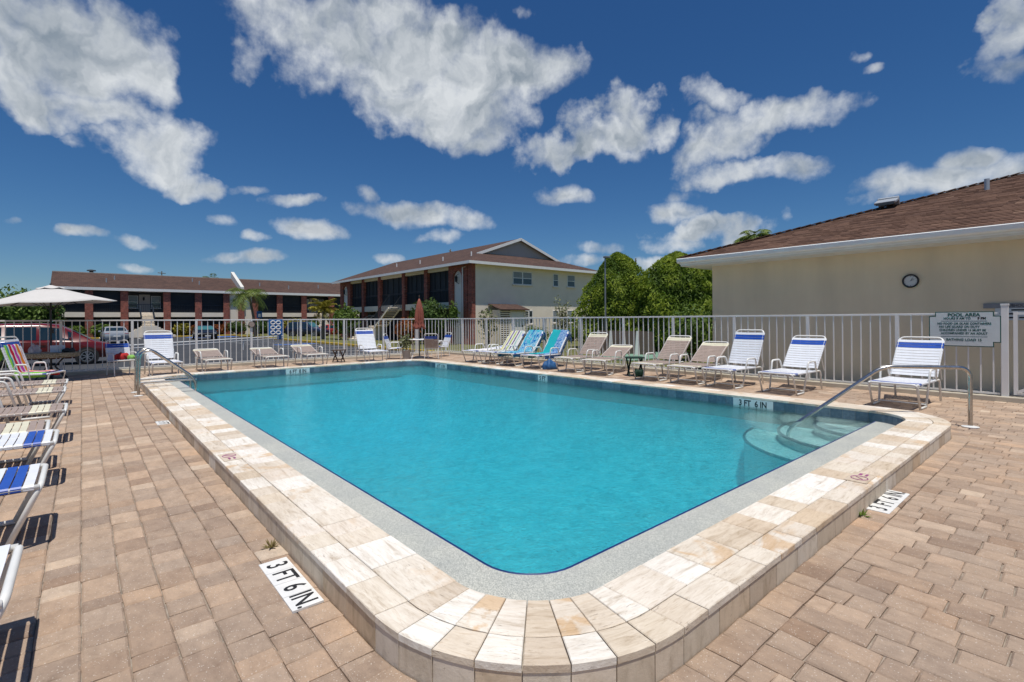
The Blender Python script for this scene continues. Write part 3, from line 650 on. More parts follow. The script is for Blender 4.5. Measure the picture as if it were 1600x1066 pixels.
# depth figures on the tile band
def band_mark(txt, x, y, rz, lng, sx=1.0):
    o = MB().cbox((0,0,0), lng, .004, .146).build('depth_tile', 'white_tile', pool, loc=(x-4.7, y-7.8, .041)); o.rotation_euler = (0,0,rz)
    text(txt, .13, 'black_print', o, (0,-.0022,0), (R(90),0,0), ext=.0006, sx=sx, bold=.0035)
band_mark('3 FT  6 IN', 8.039, 3.54, R(-90), .62, .80); band_mark('5 FT', 8.039, 8.30, R(-90), .31, .85); band_mark('6 FT  8 IN', 8.039, 12.6, R(-90), .62, .80); band_mark('6 FT  8 IN', 4.42, 14.039, 0, .62, .80)
# no-diving tiles set in the coping
for x, y, rz in ((1.03, 5.21, R(-90)), (4.60, 1.20, 0)):
    o = MB().cbox((0,0,0), .29, .15, .004).build('no_diving_tile', 'travertine', pool, loc=(x-4.7, y-7.8, .1525)); o.rotation_euler = (0,0,rz)
    q = MB().tube([(.055*math.cos(R(a))-.03, .055*math.sin(R(a)), .003) for a in range(0,360,20)], .0035, 6, closed=True).tube([(-.07,-.038,.003),(.01,.038,.003)], .003, 6); q.build('no_diving_symbol', 'purple_print', o)
    MB().cbox((.085,.02,.003), .05, .02, .003).cbox((.085,-.02,.003), .06, .016, .003).build('small_print', 'purple_print', o)
# depth markers let into the paving
def deck_mark(txts, x, y, rz, label, grp='depth markers in the paving'):
    n_ = len(txts); r_ = empty('depth_marker', (x, y, .0), rz, label, 'depth marker', grp)
    for i, tx in enumerate(txts):
        u = (i-(n_-1)/2)*.153
        MB().cbox((u,0,.001), .150, .150, .012).build('tile', 'white_tile', r_)
        text(tx, .155, 'black_print', r_, (u,0,.0075), (0,0,0), ext=.0006, sx=.80, bold=.002)
deck_mark(['3','FT','6','IN.'], .835, 2.82, R(-90), 'white 3 FT 6 IN tile strip beside the long left coping, nearest the camera')
deck_mark(['3','FT','6','IN.'], 4.64, 1.035, 0, 'white 3 FT 6 IN tile strip in the paving at the right front coping')
deck_mark(['5','FT'], .845, 8.42, R(-90), 'small white depth tile farther along the left coping')

# ------------------------------------------------------------------ clubhouse with hipped shingle roof
SL = .335; EX, EY, EZ = 12.2, 7.28, 3.02
cl = empty('clubhouse', (12.9, 0, 0), label='low cream stucco clubhouse with brown hipped shingle roof behind the right fence', cat='building')
def kid(mb, name, mat, par, org, **k):
    """world-coordinate geometry hung under an Empty that stands at org"""
    mb.v = [(a-org[0], b-org[1], c-org[2]) for a, b, c in mb.v]; return mb.build(name, mat, par, **k)
CO = (12.9, 0, 0)
kid(MB().box(12.9, 23.5, -14, 6.73, -.3, 2.80), 'wall', 'stucco_wall', cl, CO)
RX = 6.05; ridge = EZ+SL*RX
kid(MB().add([(EX,EY,EZ),(EX,-15.,EZ),(EX+RX,-15+RX*0,ridge),(EX+RX,EY-RX,ridge),(EX+2*RX,EY,EZ),(EX+2*RX,-15,EZ)], [(0,3,2,1),(0,4,3),(3,4,5,2)]), 'roof', 'shingle', cl, CO, fix=False)
kid(MB().box(12.22, 24.28, -15, 7.26, 2.80, 2.84), 'soffit', 'soffit', cl, CO)
kid(MB().box(EX, EX+.035, -15, EY, 2.84, EZ-.012).box(EX+.035, 24.2, EY-.035, EY, 2.84, EZ-.012), 'fascia', 'white_paint', cl, CO)
g = MB(); prof = [(12.19,2.99),(12.09,3.0),(12.075,2.985),(12.085,2.90),(12.13,2.875),(12.19,2.875)]
g.add([(x,-15,z) for x,z in prof]+[(x,EY+.02,z) for x,z in prof], [(i,i+1,i+7,i+6) for i in range(5)]+[tuple(range(6)), tuple(range(6,12))]); kid(g, 'gutter', 'white_paint', cl, CO, smooth=False)
rs = random.Random(3); sg = MB(); x = EX-.03; row = 0
nx, nz = -SL/math.hypot(1,SL), 1/math.hypot(1,SL)
while x < EX+RX-.03:
    xe = min(x+.142, EX+RX); yh = EY-max(0,(x-EX))+.03; y = yh-rs.uniform(0,.3)
    za, zb = EZ+SL*(x-EX), EZ+SL*(xe-EX)
    first = True; yp = yh
    while yp > -9:
        wd = rs.choice((.16,.22,.3,.36)); yn = yp-wd; tn = min(1,max(0,rs.gauss(.52,.15))); lift = rs.choice((.009,.012,.016))
        sg.add([(x+nx*lift,yp,za+nz*lift),(x+nx*lift,yn+.004,za+nz*lift),(xe+.02*0+nx*.003,yn+.004,zb+nz*.003),(xe+nx*.003,yp-(.142 if first else 0),zb+nz*.003),(x,yp,za),(x,yn+.004,za)], [(0,1,2,3),(0,4,5,1)], tn); yp = yn; first = False
    x = xe
so = kid(sg, 'shingles', 'shingle', cl, CO, fix=False); so['kind'] = 'stuff'
hp = MB(); q = 0
while q < RX-.1:       # ridge caps along the hip
    a = (EX+q, EY-q, EZ+SL*q+.02); b = (EX+q+.2, EY-q-.2, EZ+SL*(q+.2)+.035); hp.beam(a, b, .22, .02, tone=min(1,max(0,rs.gauss(.4,.15)))); q += .18
kid(hp, 'hip_cap', 'shingle', cl, CO)
def on_roof(Y, X): return (X, Y, EZ+SL*(X-EX))
# roof vent and pipe (parts of the roof)
vx, vy = 15.72, 3.5; vz = EZ+SL*(vx-EX)+.10
v = MB(); v.beam((vx-.16,vy,vz+.02), (vx+.22,vy,vz+.16), .46, .06); v.beam((vx+.20,vy,vz+.10),(vx+.26,vy,vz+.13), .46, .22); kid(v, 'roof_vent', 'vent_grey', cl, CO, bevel=.012)
kid(MB().box(vx-.165,vx-.155,vy-.19,vy+.19,vz-.03,vz+.03), 'vent_mouth', 'vent_dark', cl, CO)
px_, py_ = 16.4, 1.68; pz = EZ+SL*(px_-EX); kid(MB().tube([(px_,py_,pz-.1),(px_,py_,pz+.26)], .05, 12), 'vent_pipe', 'vent_grey', cl, CO, smooth=True)
# wall clock
ck = empty('wall_clock', (12.9, 2.467, 2.14), label='round black rimmed clock on the cream clubhouse wall', cat='clock')
ang = [2*math.pi*i/40 for i in range(40)]
MB().tube([(-.035, .125*math.cos(a), .125*math.sin(a)) for a in ang], .017, 8, closed=True).build('rim', 'black_metal', ck, smooth=True)
MB().extr([(.12*math.cos(a), .12*math.sin(a)) for a in ang], lambda u, v, d: (d, u, v), -.03, -.003).build('clock_face', 'clock_face', ck)
tk = MB()
for i in range(12):
    a = R(30*i); tk.beam((-.033, .088*math.cos(a), .088*math.sin(a)), (-.033, .102*math.cos(a), .102*math.sin(a)), .008, .002)
tk.build('hour_marks', 'black_print', ck)
MB().beam((-.035, 0,0), (-.035, -.035, .065), .008, .003).build('hand', 'black_print', ck); MB().beam((-.036, 0,0), (-.036, -.060, .035), .010, .003).build('hand', 'black_print', ck)
# sign on the clubhouse wall
ws = empty('wall_sign', (12.88, .62, 1.5), label='grey headed clubhouse notice on the wall behind the gate', cat='sign')
MB().box(-.006, .02, -.72, .76, .055, .145).build('header', 'sign_grey', ws); MB().box(-.004, .02, -.72, .60, -.17, .054).build('panel', 'sign_white', ws)
text('CLUBHOUSE & RECREATION AREA', .075, 'black_print', ws, (-.0075, .02, .098), (R(90),0,R(-90)), sx=.82)
for z, ws_ in ((.02, (.10,.2,.07,.22,.15)), (-.05, (.16,.08,.22,.1,.2)), (-.12, (.2,.12,.18))):
    m_ = MB(); y = .52
    for q in ws_: m_.box(-.0055,-.0042, y-q, y, z-.014, z+.014); y -= q+.035
    m_.build('fine_print', 'black_print', ws)

# ------------------------------------------------------------------ fences
pk = MB().cbox((0,0,0), .019, .019, 1.31).mesh('picket', 'fence_paint')
FZ = .10
def fence(name, a, b, posts, label, gap=.1565, skip=()):
    a, b = Vector(a), Vector(b); d = (b-a); Lf = d.length; d.normalize(); rz = math.atan2(d.y, d.x)
    r_ = empty(name, (a.x, a.y, 0), rz, label, 'fence')
    MB().box(0, Lf, -.022, .022, 1.430, 1.468).build('top_rail', 'fence_paint', r_, bevel=.004)
    MB().box(0, Lf, -.014, .014, .105, .135).build('bottom_rail', 'fence_paint', r_)
    pm = MB().cbox((0,0,.76), .060, .052, 1.335).mesh('post', 'fence_paint')
    for p in posts: inst('post', pm, r_, (p,0,0))
    n_ = int(Lf/gap)
    for i in range(n_):
        u = (i+.5)*gap
        if any(abs(u-p) < .06 for p in posts): continue
        inst('picket', pk, r_, (u,0,.78), (random.uniform(-.004,.004),random.uniform(-.003,.003),0))
    return r_
FXR, FYB = 11.57, 17.76
fence('metal_fence', (-5.6, FYB, 0), (FXR-.04, FYB, 0), [5.6+p for p in (-4.9,-3.4,-1.9,-.42,1.08,2.63,4.15,5.69,7.21,8.75,10.2)], 'white picket fence along the far end between pool and car park')
fence('metal_fence', (FXR, 1.04, 0), (FXR, FYB+.04, 0), [p-1.04 for p in (2.42,3.94,5.5,7.1,8.66,10.26,11.85,13.4,14.95,16.54)]+[FYB-1.04], 'white picket fence along the right side in front of the clubhouse')
gp_ = empty('gate', (FXR, .98, 0), R(-90), 'white picket gate with a diagonal brace at the right edge', 'gate')
MB().cbox((0,0,.79), .09, .09, 1.60).build('gate_post', 'fence_paint', gp_, bevel=.006); MB().cbox((0,0,1.6), .10, .10, .03).build('post_cap', 'fence_paint', gp_)
MB().cbox((.125,0,.80), .05, .05, 1.36).build('stile', 'fence_paint', gp_); MB().cbox((1.17,0,.80), .05, .05, 1.36).build('stile', 'fence_paint', gp_)
MB().box(.15, 1.145, -.02, .02, 1.43, 1.47).build('top_rail', 'fence_paint', gp_); MB().box(.15, 1.145, -.02, .02, .12, .155).build('bottom_rail', 'fence_paint', gp_)
MB().beam((.16,-.03,.17), (1.14,-.03,.78), .02, .045).build('brace', 'fence_paint', gp_)
for i in range(6): inst('picket', pk, gp_, (.28+i*.155,0,.79))
# pool rules board wired to the fence
ps = empty('pool_sign', (FXR-.045, 1.485, 1.19), label='white POOL AREA rules board with green border on the fence', cat='sign')
W_, H_, nk, nv = .465, .300, .085, .075
def notch(w_, h_, e=0):
    return [(-w_+nk,-h_),(w_-nk,-h_),(w_-nk,-h_+nv),(w_,-h_+nv),(w_,h_-nv),(w_-nk,h_-nv),(w_-nk,h_),(-w_+nk,h_),(-w_+nk,h_-nv),(-w_,h_-nv),(-w_,-h_+nv),(-w_+nk,-h_+nv)]
MB().extr(notch(W_,H_), lambda u, v, d: (d,u,v), 0, .012).build('backing', 'green_print', ps); MB().extr(notch(W_-.014,H_-.014), lambda u, v, d: (d,u,v), -.003, .0).build('panel', 'sign_white', ps)
def sg_(tx, s_, z, sx=.9, y=0., m_='green_print', b_=.0015): text(tx, s_, m_, ps, (-.0042, y, z), (R(90),0,R(-90)), sx=sx, bold=b_)
sg_('POOL AREA', .078, .242, 1.0, b_=.003); sg_('HOURS 8 AM TO', .05, .182, .95, .085); sg_('9 PM', .052, .182, 1., -.23, 'black_print', .003)
sg_('NO FOOD OR GLASS CONTAINERS', .050, .093, .87); sg_('NO LIFE GUARD ON DUTY', .050, .037, .87, .06); sg_('CHILDREN UNDER 16 MUST BE', .050, -.019, .87, .02); sg_('ACCOMPANIED BY AN ADULT', .050, -.075, .87)
sg_('BATHING LOAD 15', .056, -.185, .95)
for z in (.138, -.128): MB().box(-.0045,-.003,-.30,.30,z-.003,z+.003).build('rule_line', 'green_print', ps)
# blue board and small round plaque on the far fence
bs = empty('fence_board', (4.87, FYB-.05, 1.2), label='blue board with looped white rings hung on the far fence', cat='sign')
MB().box(-.215,.215,-.008,.008,-.27,.26).build('panel', 'sign_blue', bs)
for i in range(3):
    for s_ in (-1,1):
        MB().tube([(s_*.085+.068*math.cos(R(a)), -.014, .155-i*.165+.055*math.sin(R(a))) for a in range(0,360,24)], .017, 6, closed=True).build('ring', 'white_tile', bs)
rp_ = empty('round_plaque', (4.15, FYB-.045, 1.30), label='small round tan plaque on a post of the far fence', cat='plaque')
MB().extr([(.095*math.cos(a), .095*math.sin(a)) for a in ang], lambda u, v, d: (u,d,v), -.012, .012).build('disc', 'wood_dark', rp_); MB().extr([(.08*math.cos(a), .08*math.sin(a)) for a in ang], lambda u, v, d: (u,d,v), -.018, -.0125).build('disc_face', 'strap_tan', rp_)

# ------------------------------------------------------------------ pool rails
lr = empty('ladder_rail', (.8, 12.1, 0), label='stainless ladder rail with a cross bar at the far left of the pool', cat='handrail')
for y in (12.41, 11.77):
    y -= 12.1
    MB().tube(fillet([(0,y,0),(.02,y,.80),(.20,y,.88),(.93,y,.26),(.95,y,-.9)], .17, 7), .024, 12).build('rail', 'stainless', lr, smooth=True)
    MB().tube([(.0,y,.25),(.945,y,.245)], .018, 10).build('cross_bar', 'stainless', lr, smooth=True)
    MB().lathe([(.075,0),(.078,.012),(.05,.018),(.026,.024)], 20, (0,y,0)).build('base_plate', 'white_tile', lr, smooth=True)
for z in (-.25,-.5): MB().box(.90,.99,-.33,.31,z-.012,z+.012).build('ladder_tread', 'stainless', lr)
hr_ = empty('step_handrail', (8.53, 1.04, 0), math.atan2(1.58,-1.14), 'stainless handrail running down into the corner steps at the right', 'handrail')
MB().tube(fillet([(0,0,0),(0,0,.757),(.965,0,.757),(1.95,0,0.0),(2.1,0,-.12),(2.1,0,-.7)], .14, 8), .024, 14).build('rail', 'stainless', hr_, smooth=True)
MB().lathe([(.085,0),(.088,.012),(.055,.018),(.026,.024)], 24).build('base_plate', 'white_tile', hr_, smooth=True)

# ------------------------------------------------------------------ strap loungers
SW = .305       # half width
def strap_mesh(wd, half=SW, name='strap', th=.004):
    pr = [(-half-.016,-.014),(-half-.015,.006),(-half-.004,.0155),(-half*.5,.010),(0,.008),(half*.5,.010),(half+.004,.0155),(half+.015,.006),(half+.016,-.014)]
    n_ = len(pr); vs = []
    for u in (-wd/2, wd/2):
        vs += [(u,y,z) for y,z in pr]
    for u in (-wd/2, wd/2):
        vs += [(u,y*.994,z-th) for y,z in pr]
    fs = [(i,i+1,n_+i+1,n_+i) for i in range(n_-1)]+[(2*n_+i,3*n_+i,3*n_+i+1,2*n_+i+1) for i in range(n_-1)]+[(i,2*n_+i,2*n_+i+1,i+1) for i in range(n_-1)]+[(n_+i,n_+i+1,3*n_+i+1,3*n_+i) for i in range(n_-1)]
    return MB().add(vs, fs).mesh(name, 'strap_white')
STRAP = strap_mesh(.049)
def frame_meshes():
    f = MB(); z0 = .018; r_ = .0165
    f.tube(fillet([(.16,SW,z0),(.0,SW,.385),(.0,-SW,.385),(.16,-SW,z0)], .06, 5), r_, 8)            # foot end hoop
    A = {}
    for s_ in (-1, 1):
        y = s_*SW; f.tube(fillet([(.005,y,.378),(1.24,y,.378),(1.31,y,z0)], .08, 5), r_, 8)
        f.tube([(.16,y,z0),(.47,y,z0)], r_, 8)
        A[s_] = MB().tube(fillet([(.47,y,z0),(.62,y+s_*.02,.575),(.95,y+s_*.02,.575),(1.02,y,.385)], .06, 5), r_, 8)
    f.tube([(1.2,-SW,.37),(1.2,SW,.37)], .011, 8); f.tube([(.47,-SW,.05),(.47,SW,.05)], .010, 8)
    fm = f.mesh('frame', 'lounger_frame'); ams = [A[s_].mesh('arm', 'lounger_frame') for s_ in (-1,1)]
    b = MB(); b.tube(fillet([(0,SW-.005,0),(.84,SW-.005,0),(.84,-SW+.005,0),(0,-SW+.005,0)], .10, 6), r_, 8)
    bm_ = b.mesh('back_frame', 'lounger_frame')
    for q in [fm, bm_]+ams:
        q.polygons.foreach_set('use_smooth', [True]*len(q.polygons))
    return fm, ams, bm_
FRM, ARMS, BCK = frame_meshes()
SEATX = [.055+.0565*i for i in range(17)]; BACKX = [.075+.0565*i for i in range(13)]
def lounger(x, y, rz, ang, kind, label, group):
    """x, y: middle of the foot end; rz: direction from foot to head"""
    r_ = empty('lounge_chair', (x, y, 0), rz, label, 'lounge chair', group)
    inst('frame', FRM, r_)
    for a in ARMS: inst('arm', a, r_)
    a = R(ang); ca, sa = math.cos(a), math.sin(a); P0 = (1.03, 0, .388)
    inst('back_frame', BCK, r_, P0, (0,-a,0))
    for s_ in (-1,1): MB().tube([(P0[0]+.42*ca, s_*(SW-.02), P0[2]+.42*sa), (P0[0]+.42*ca+.16+.1*(1-sa), s_*(SW-.02), max(.06,.36-.0*sa))], .010, 6).build('back_strut', 'lounger_frame', r_, smooth=True)
    main, acc_ = ('strap_white','strap_blue') if kind == 'white' else ('strap_tan','strap_cream')
    for i, u in enumerate(SEATX): inst('strap', STRAP, r_, (u,0,.382), mat=acc_ if i in ((1,2) if kind == 'white' else (2,3,4)) else main)
    nb_ = len(BACKX)
    for i, u in enumerate(BACKX):
        inst('strap', STRAP, r_, (P0[0]+u*ca, 0, P0[2]+u*sa), (0,-a,0), mat=acc_ if i in ((nb_-2,nb_-3) if kind == 'white' else (nb_-1,nb_-2)) else main)
    return r_
gr_, gf_, gl_ = 'loungers along the right side of the pool', 'loungers along the far end of the pool', 'loungers along the left edge of the deck'
FX = 9.62
lounger(9.42, 2.04, R(-3), 52, 'white', 'white strap lounger with blue bands nearest the gate, under the rules board', gr_)
lounger(FX, 3.83, R(-2), 50, 'white', 'white strap lounger with blue bands, second from the gate along the right fence', gr_)
lounger(FX-.02, 4.95, R(-3), 64, 'white', 'white strap lounger with blue bands and steep back, beside a tan lounger', gr_)
lounger(FX+.0, 5.74, R(3), 33, 'tan', 'tan strap lounger with half lowered back beside the steep white lounger', gr_)
lounger(FX-.02, 6.66, R(1), 44, 'tan', 'tan strap lounger with raised back just right of the green side table', gr_)
lounger(FX-.02, 8.10, R(14), 20, 'tan', 'tan strap lounger with nearly flat back just left of the green side table', gr_)
lounger(FX, 9.15, R(3), 48, 'tan', 'tan strap lounger with raised back next to the teal towel', gr_)
l8 = lounger(FX-.04, 10.45, R(8), 52, 'white', 'lounger covered by a teal and blue towel', gr_)
l9 = lounger(FX, 11.58, R(9), 50, 'white', 'lounger covered by a blue patterned towel', gr_)
l10 = lounger(FX, 12.5, R(8), 48, 'white', 'lounger covered by a pale striped towel', gr_)
l11 = lounger(FX-.02, 13.42, R(4), 6, 'white', 'flat white lounger with a white towel near the far corner of the pool', gr_)
lounger(2.78, 15.25, R(91), 14, 'tan', 'tan flat lounger at the far end, leftmost of the three', gf_)
lounger(4.26, 15.30, R(90), 12, 'tan', 'tan flat lounger at the far end, middle of the three', gf_)
lounger(5.42, 15.35, R(88), 15, 'tan', 'tan flat lounger at the far end, beside the wooden side table', gf_)
lounger(7.42, 15.35, R(86), 62, 'white', 'white lounger with blue band at the far end, right of the wooden side table', gf_)
lounger(1.62, 15.05, R(93), 66, 'white', 'white lounger with blue band and upright back behind the ladder rail', gf_)
EXL = -.20
l_r = lounger(-.38, 13.85, R(158), 60, 'white', 'white lounger draped with a rainbow striped towel', gl_)
lounger(EXL, 11.68, R(180), 4, 'tan', 'tan flat lounger at the left edge, just in front of the rainbow towel', gl_)
lounger(EXL, 10.30, R(180), 3, 'tan', 'tan flat lounger at the left edge, second after the rainbow towel', gl_)
lounger(EXL+.05, 8.10, R(180), 4, 'tan', 'tan flat lounger at the left edge, third after the rainbow towel', gl_)
lounger(EXL-.06, 6.78, R(181), 3, 'tan', 'tan flat lounger touching the farther blue banded lounger at the left edge', gl_)
lounger(EXL+.02, 6.09, R(180), 4, 'white', 'white flat lounger with two blue straps at the left edge, the farther one', gl_)
lounger(EXL, 4.60, R(180), 4, 'white', 'white flat lounger with two blue straps at the left edge, the nearer one', gl_)
lounger(EXL-.02, 2.90, R(180), 4, 'white', 'white lounger mostly out of frame, nearest the camera at the left edge', gl_)

l_r.scale = (.56, 1, 1)
# towels spread over raised backs and seats
def towel(lg, mat, label, ang, x_from=.25, back_to=.80, half=.31, side_drop=.10, seed=1, hang=.0):
    rr = random.Random(seed); a = R(ang); ca, sa = math.cos(a), math.sin(a); path = []
    n1 = 8
    for i in range(n1+1): u = x_from+(1.0-x_from)*i/n1; path.append((u, .410))
    for i in range(1, 13): u = back_to*i/12+.02; path.append((1.03+u*ca-.018*sa, .388+u*sa+.022*ca+.004))
    u = back_to+.04; path.append((1.03+u*ca+.03*sa*0+.02, .388+u*sa+.01)); path.append((1.03+u*ca+.05, .388+u*sa-.12)); path.append((1.03+u*ca+.06, .388+u*sa-.30))
    ny = 14; vs = []; fs = []
    for i, (px, pz) in enumerate(path):
        for j in range(ny+1):
            t_ = j/ny*2-1; y = t_*half*(1+.02*math.sin(i*.9)); dz = .006*math.sin(i*1.3+j*1.1+seed)+.008*rr.random()
            if abs(t_) > .86: dz -= side_drop*(abs(t_)-.86)/.14; y = math.copysign(half*.99+.012*(i%2), t_)
            vs.append((px-dz*sa*(.5 if i > n1 else 0), y, pz+dz))
    for i in range(len(path)-1):
        for j in range(ny): q = i*(ny+1)+j; fs.append((q,q+1,q+ny+2,q+ny+1))
    o = MB().add(vs, fs).build('towel', mat, smooth=True, fix=False); o.data.polygons.foreach_set('use_smooth', [True]*len(fs))
    sm = o.modifiers.new('thick', 'SOLIDIFY'); sm.thickness = .006; sm.offset = 1
    o.location = lg.location; o.rotation_euler = lg.rotation_euler; o.scale = lg.scale; return tag(o, label, 'towel', 'beach towels')
towel(l_r, 'towel_rainbow', 'rainbow striped beach towel over the lounger at the left edge', 60, .15, .62, .28, .1, 3)
towel(l8, 'towel_teal', 'teal beach towel with a blue pattern down one side, rightmost of the towels', 52, .35, .82, .325, .14, 5)
towel(l9, 'towel_blue', 'blue and white patterned beach towel between two other towels', 50, .05, .82, .325, .14, 6)
towel(l10, 'towel_pale', 'pale towel with yellow and purple stripes over a raised lounger', 48, .45, .80, .32, .10, 7)
tw = MB(); vs = [(.25+1.1*i/8, -.3+.6*j/6, .405+.012*math.sin(i*1.7+j)) for i in range(9) for j in range(7)]
tw.add(vs, [(i*7+j,(i+1)*7+j,(i+1)*7+j+1,i*7+j+1) for i in range(8) for j in range(6)]); o = tw.build('towel', 'cloth_white', smooth=True); o.modifiers.new('thick','SOLIDIFY').thickness = .012
o.location = l11.location; o.rotation_euler = l11.rotation_euler; tag(o, 'white towel spread on the flat lounger near the far corner', 'towel', 'beach towels')

# ------------------------------------------------------------------ upright strap chairs
CST = strap_mesh(.052, .25); 
def chair(x, y, rz, label, seat='strap_white', group='upright chairs', back_mat=None):
    """rz: the way the sitter faces"""
    r_ = empty('patio_chair', (x, y, 0), rz, label, 'chair', group); q = .25; f = MB()
    for s_ in (-1,1):
        f.tube(fillet([(-.26,s_*q,.012),(-.20,s_*q,.60),(.20,s_*q,.60),(.28,s_*q,.012)], .07, 5), .013, 8)
        f.tube(fillet([(.26,s_*q,.40),(-.20,s_*q,.36)], .05), .012, 8)
    f.tube(fillet([(.26,-q,.40),(.28,-q,.40),(.28,q,.40),(.26,q,.40)], .02), .012, 8); f.tube([(-.2,-q,.36),(-.2,q,.36)], .012, 8)
    f.build('frame', 'lounger_frame', r_, smooth=True)
    a = R(72); b = MB().tube(fillet([(-.18,q-.01,.36),(-.18-.56*math.cos(a),q-.01,.36+.58*math.sin(a)),(-.18-.56*math.cos(a),-q+.01,.36+.58*math.sin(a)),(-.18,-q+.01,.36)], .07, 5), .012, 8); b.build('back_frame', 'lounger_frame', r_, smooth=True)
    for i in range(8): inst('strap', CST, r_, (-.16+.055*i,0,.372+.0046*i), mat='strap_blue' if i in (6,) else seat)
    for i in range(8): u = .07+.056*i; inst('strap', CST, r_, (-.18-u*math.cos(a),0,.36+u*math.sin(a)), (0,a,0), mat='strap_blue' if i in (6,7) else (back_mat or seat))
    return r_
c1 = chair(.80, 16.75, R(-75), 'upright white chair with blue bands holding a red towel, by the far left fence post')
c2 = chair(8.70, 16.75, R(-40), 'white upright chair with blue band on the left of the folded red umbrella')
c3 = chair(9.74, 15.80, R(46), 'grey backed chair seen from behind at the folded red umbrella', 'strap_tan')
c4 = chair(10.55, 16.55, R(172), 'white upright chair seen from the side, right of the folded red umbrella')
def cloth_heap(name, mat, label, x, y, z, sx, sy, sz, seed, cat='towel'):
    rr = random.Random(seed); bm = bmesh.new(); bmesh.ops.create_icosphere(bm, subdivisions=3, radius=1)
    for v in bm.verts:
        k = 1+.28*math.sin(4*v.co.x+seed)*math.cos(5*v.co.y+seed*2)+.12*math.sin(11*v.co.z+7*v.co.x); v.co = Vector((v.co.x*sx*k, v.co.y*sy*k, max(v.co.z,-.35)*sz*k))
    me = bpy.data.meshes.new(name); bm.to_mesh(me); bm.free(); me.materials.append(MAT[mat]); me.polygons.foreach_set('use_smooth', [True]*len(me.polygons))
    o = bpy.data.objects.new(name, me); col.objects.link(o); o.location = (x,y,z); return tag(o, label, cat)
cloth_heap('towel', 'cloth_red', 'crumpled red towel on the upright chair at the far left', .80, 16.72, .47, .15, .15, .12, 2)
cloth_heap('towel', 'cloth_green', 'crumpled green towel beside the red one on the chair', .99, 16.66, .46, .09, .1, .07, 4)
cloth_heap('bag', 'blue_bag', 'small blue bag on the paving under the towelled loungers', 9.98, 10.0, .07, .2, .14, .2, 5, 'bag')

# ------------------------------------------------------------------ side tables
def fold_table(x, y, rz, h, wd, mat, label, top=True):
    r_ = empty('side_table', (x,y,0), rz, label, 'table', 'small folding side tables'); q = wd/2
    if top:
        MB().extr([(-q+.05,-q),(q-.05,-q),(q,-q+.05),(q,q-.05),(q-.05,q),(-q+.05,q),(-q,q-.05),(-q,-q+.05)], lambda u,v,d:(u,v,d), h-.025, h).build('table_top', mat, r_, bevel=.006)
    for s_ in (-1,1):
        MB().beam((-q*.8,s_*q*.75,.0),(q*.75,s_*q*.75,h-.026), .03, .03).build('leg', mat, r_); MB().beam((q*.8,s_*q*.62,.0),(-q*.75,s_*q*.62,h-.026), .03, .03).build('leg', mat, r_)
    MB().beam((-q*.6,-q*.75,.09),(-q*.6,q*.75,.09), .025, .025).build('stretcher', mat, r_)
fold_table(10.35, 7.42, R(50), .46, .44, 'green_plastic', 'dark green folding side table between the tan loungers')
fold_table(6.62, 16.75, R(40), .42, .40, 'wood_dark', 'brown folding side table at the far end by the white lounger')
# green bundle under the table
cloth_heap('bag', 'green_plastic', 'dark green bundle lying under the green side table', 10.28, 7.25, .06, .16, .12, .12, 8, 'bag')
# round stone table under the beige umbrella
UX, UY = -.58, 16.75
tb = empty('round_table', (UX, UY, 0), 0, 'round stone topped table under the beige umbrella', 'table')
MB().lathe([(.50,.55),(.545,.56),(.55,.61),(.54,.66),(.50,.665),(.03,.665)], 36).build('table_top', 'aggregate', tb, smooth=True)
for i in range(4):
    a = R(45+90*i); MB().tube([(.42*math.cos(a),.42*math.sin(a),0),(.10*math.cos(a),.10*math.sin(a),.32),(.36*math.cos(a),.36*math.sin(a),.56)], .016, 8).build('leg', 'black_metal', tb, smooth=True)
MB().lathe([(.25,0),(.25,.04),(.05,.08),(.03,.3)], 24).build('umbrella_base', 'black_metal', tb, smooth=True)
# things on the table
bt = empty('water_bottle', (UX+.17, UY-.22, .665), label='clear plastic water bottle on the stone table', cat='bottle')
MB().lathe([(.03,0),(.033,.02),(.033,.14),(.014,.19),(.013,.20)], 14).build('bottle_body', 'clear_plastic', bt, smooth=True); MB().lathe([(.015,.2),(.015,.222)], 12).build('cap', 'white_paint', bt)
cloth_heap('plastic_bag', 'clear_plastic', 'crumpled clear plastic bag on the stone table', UX-.28, UY-.2, .72, .11, .1, .16, 9, 'bag')
cloth_heap('handbag', 'black_metal', 'black bag on the stone table right of the umbrella pole', UX+.33, UY-.15, .70, .13, .09, .07, 12, 'bag')
bx_ = MB().box(-.14,.14,-.05,.05,0,.17).build('carton', 'strap_white', bevel=.004); bx_.location = (UX+.12, UY-.02, .667); tag(bx_, 'white carton standing on the stone table', 'box')
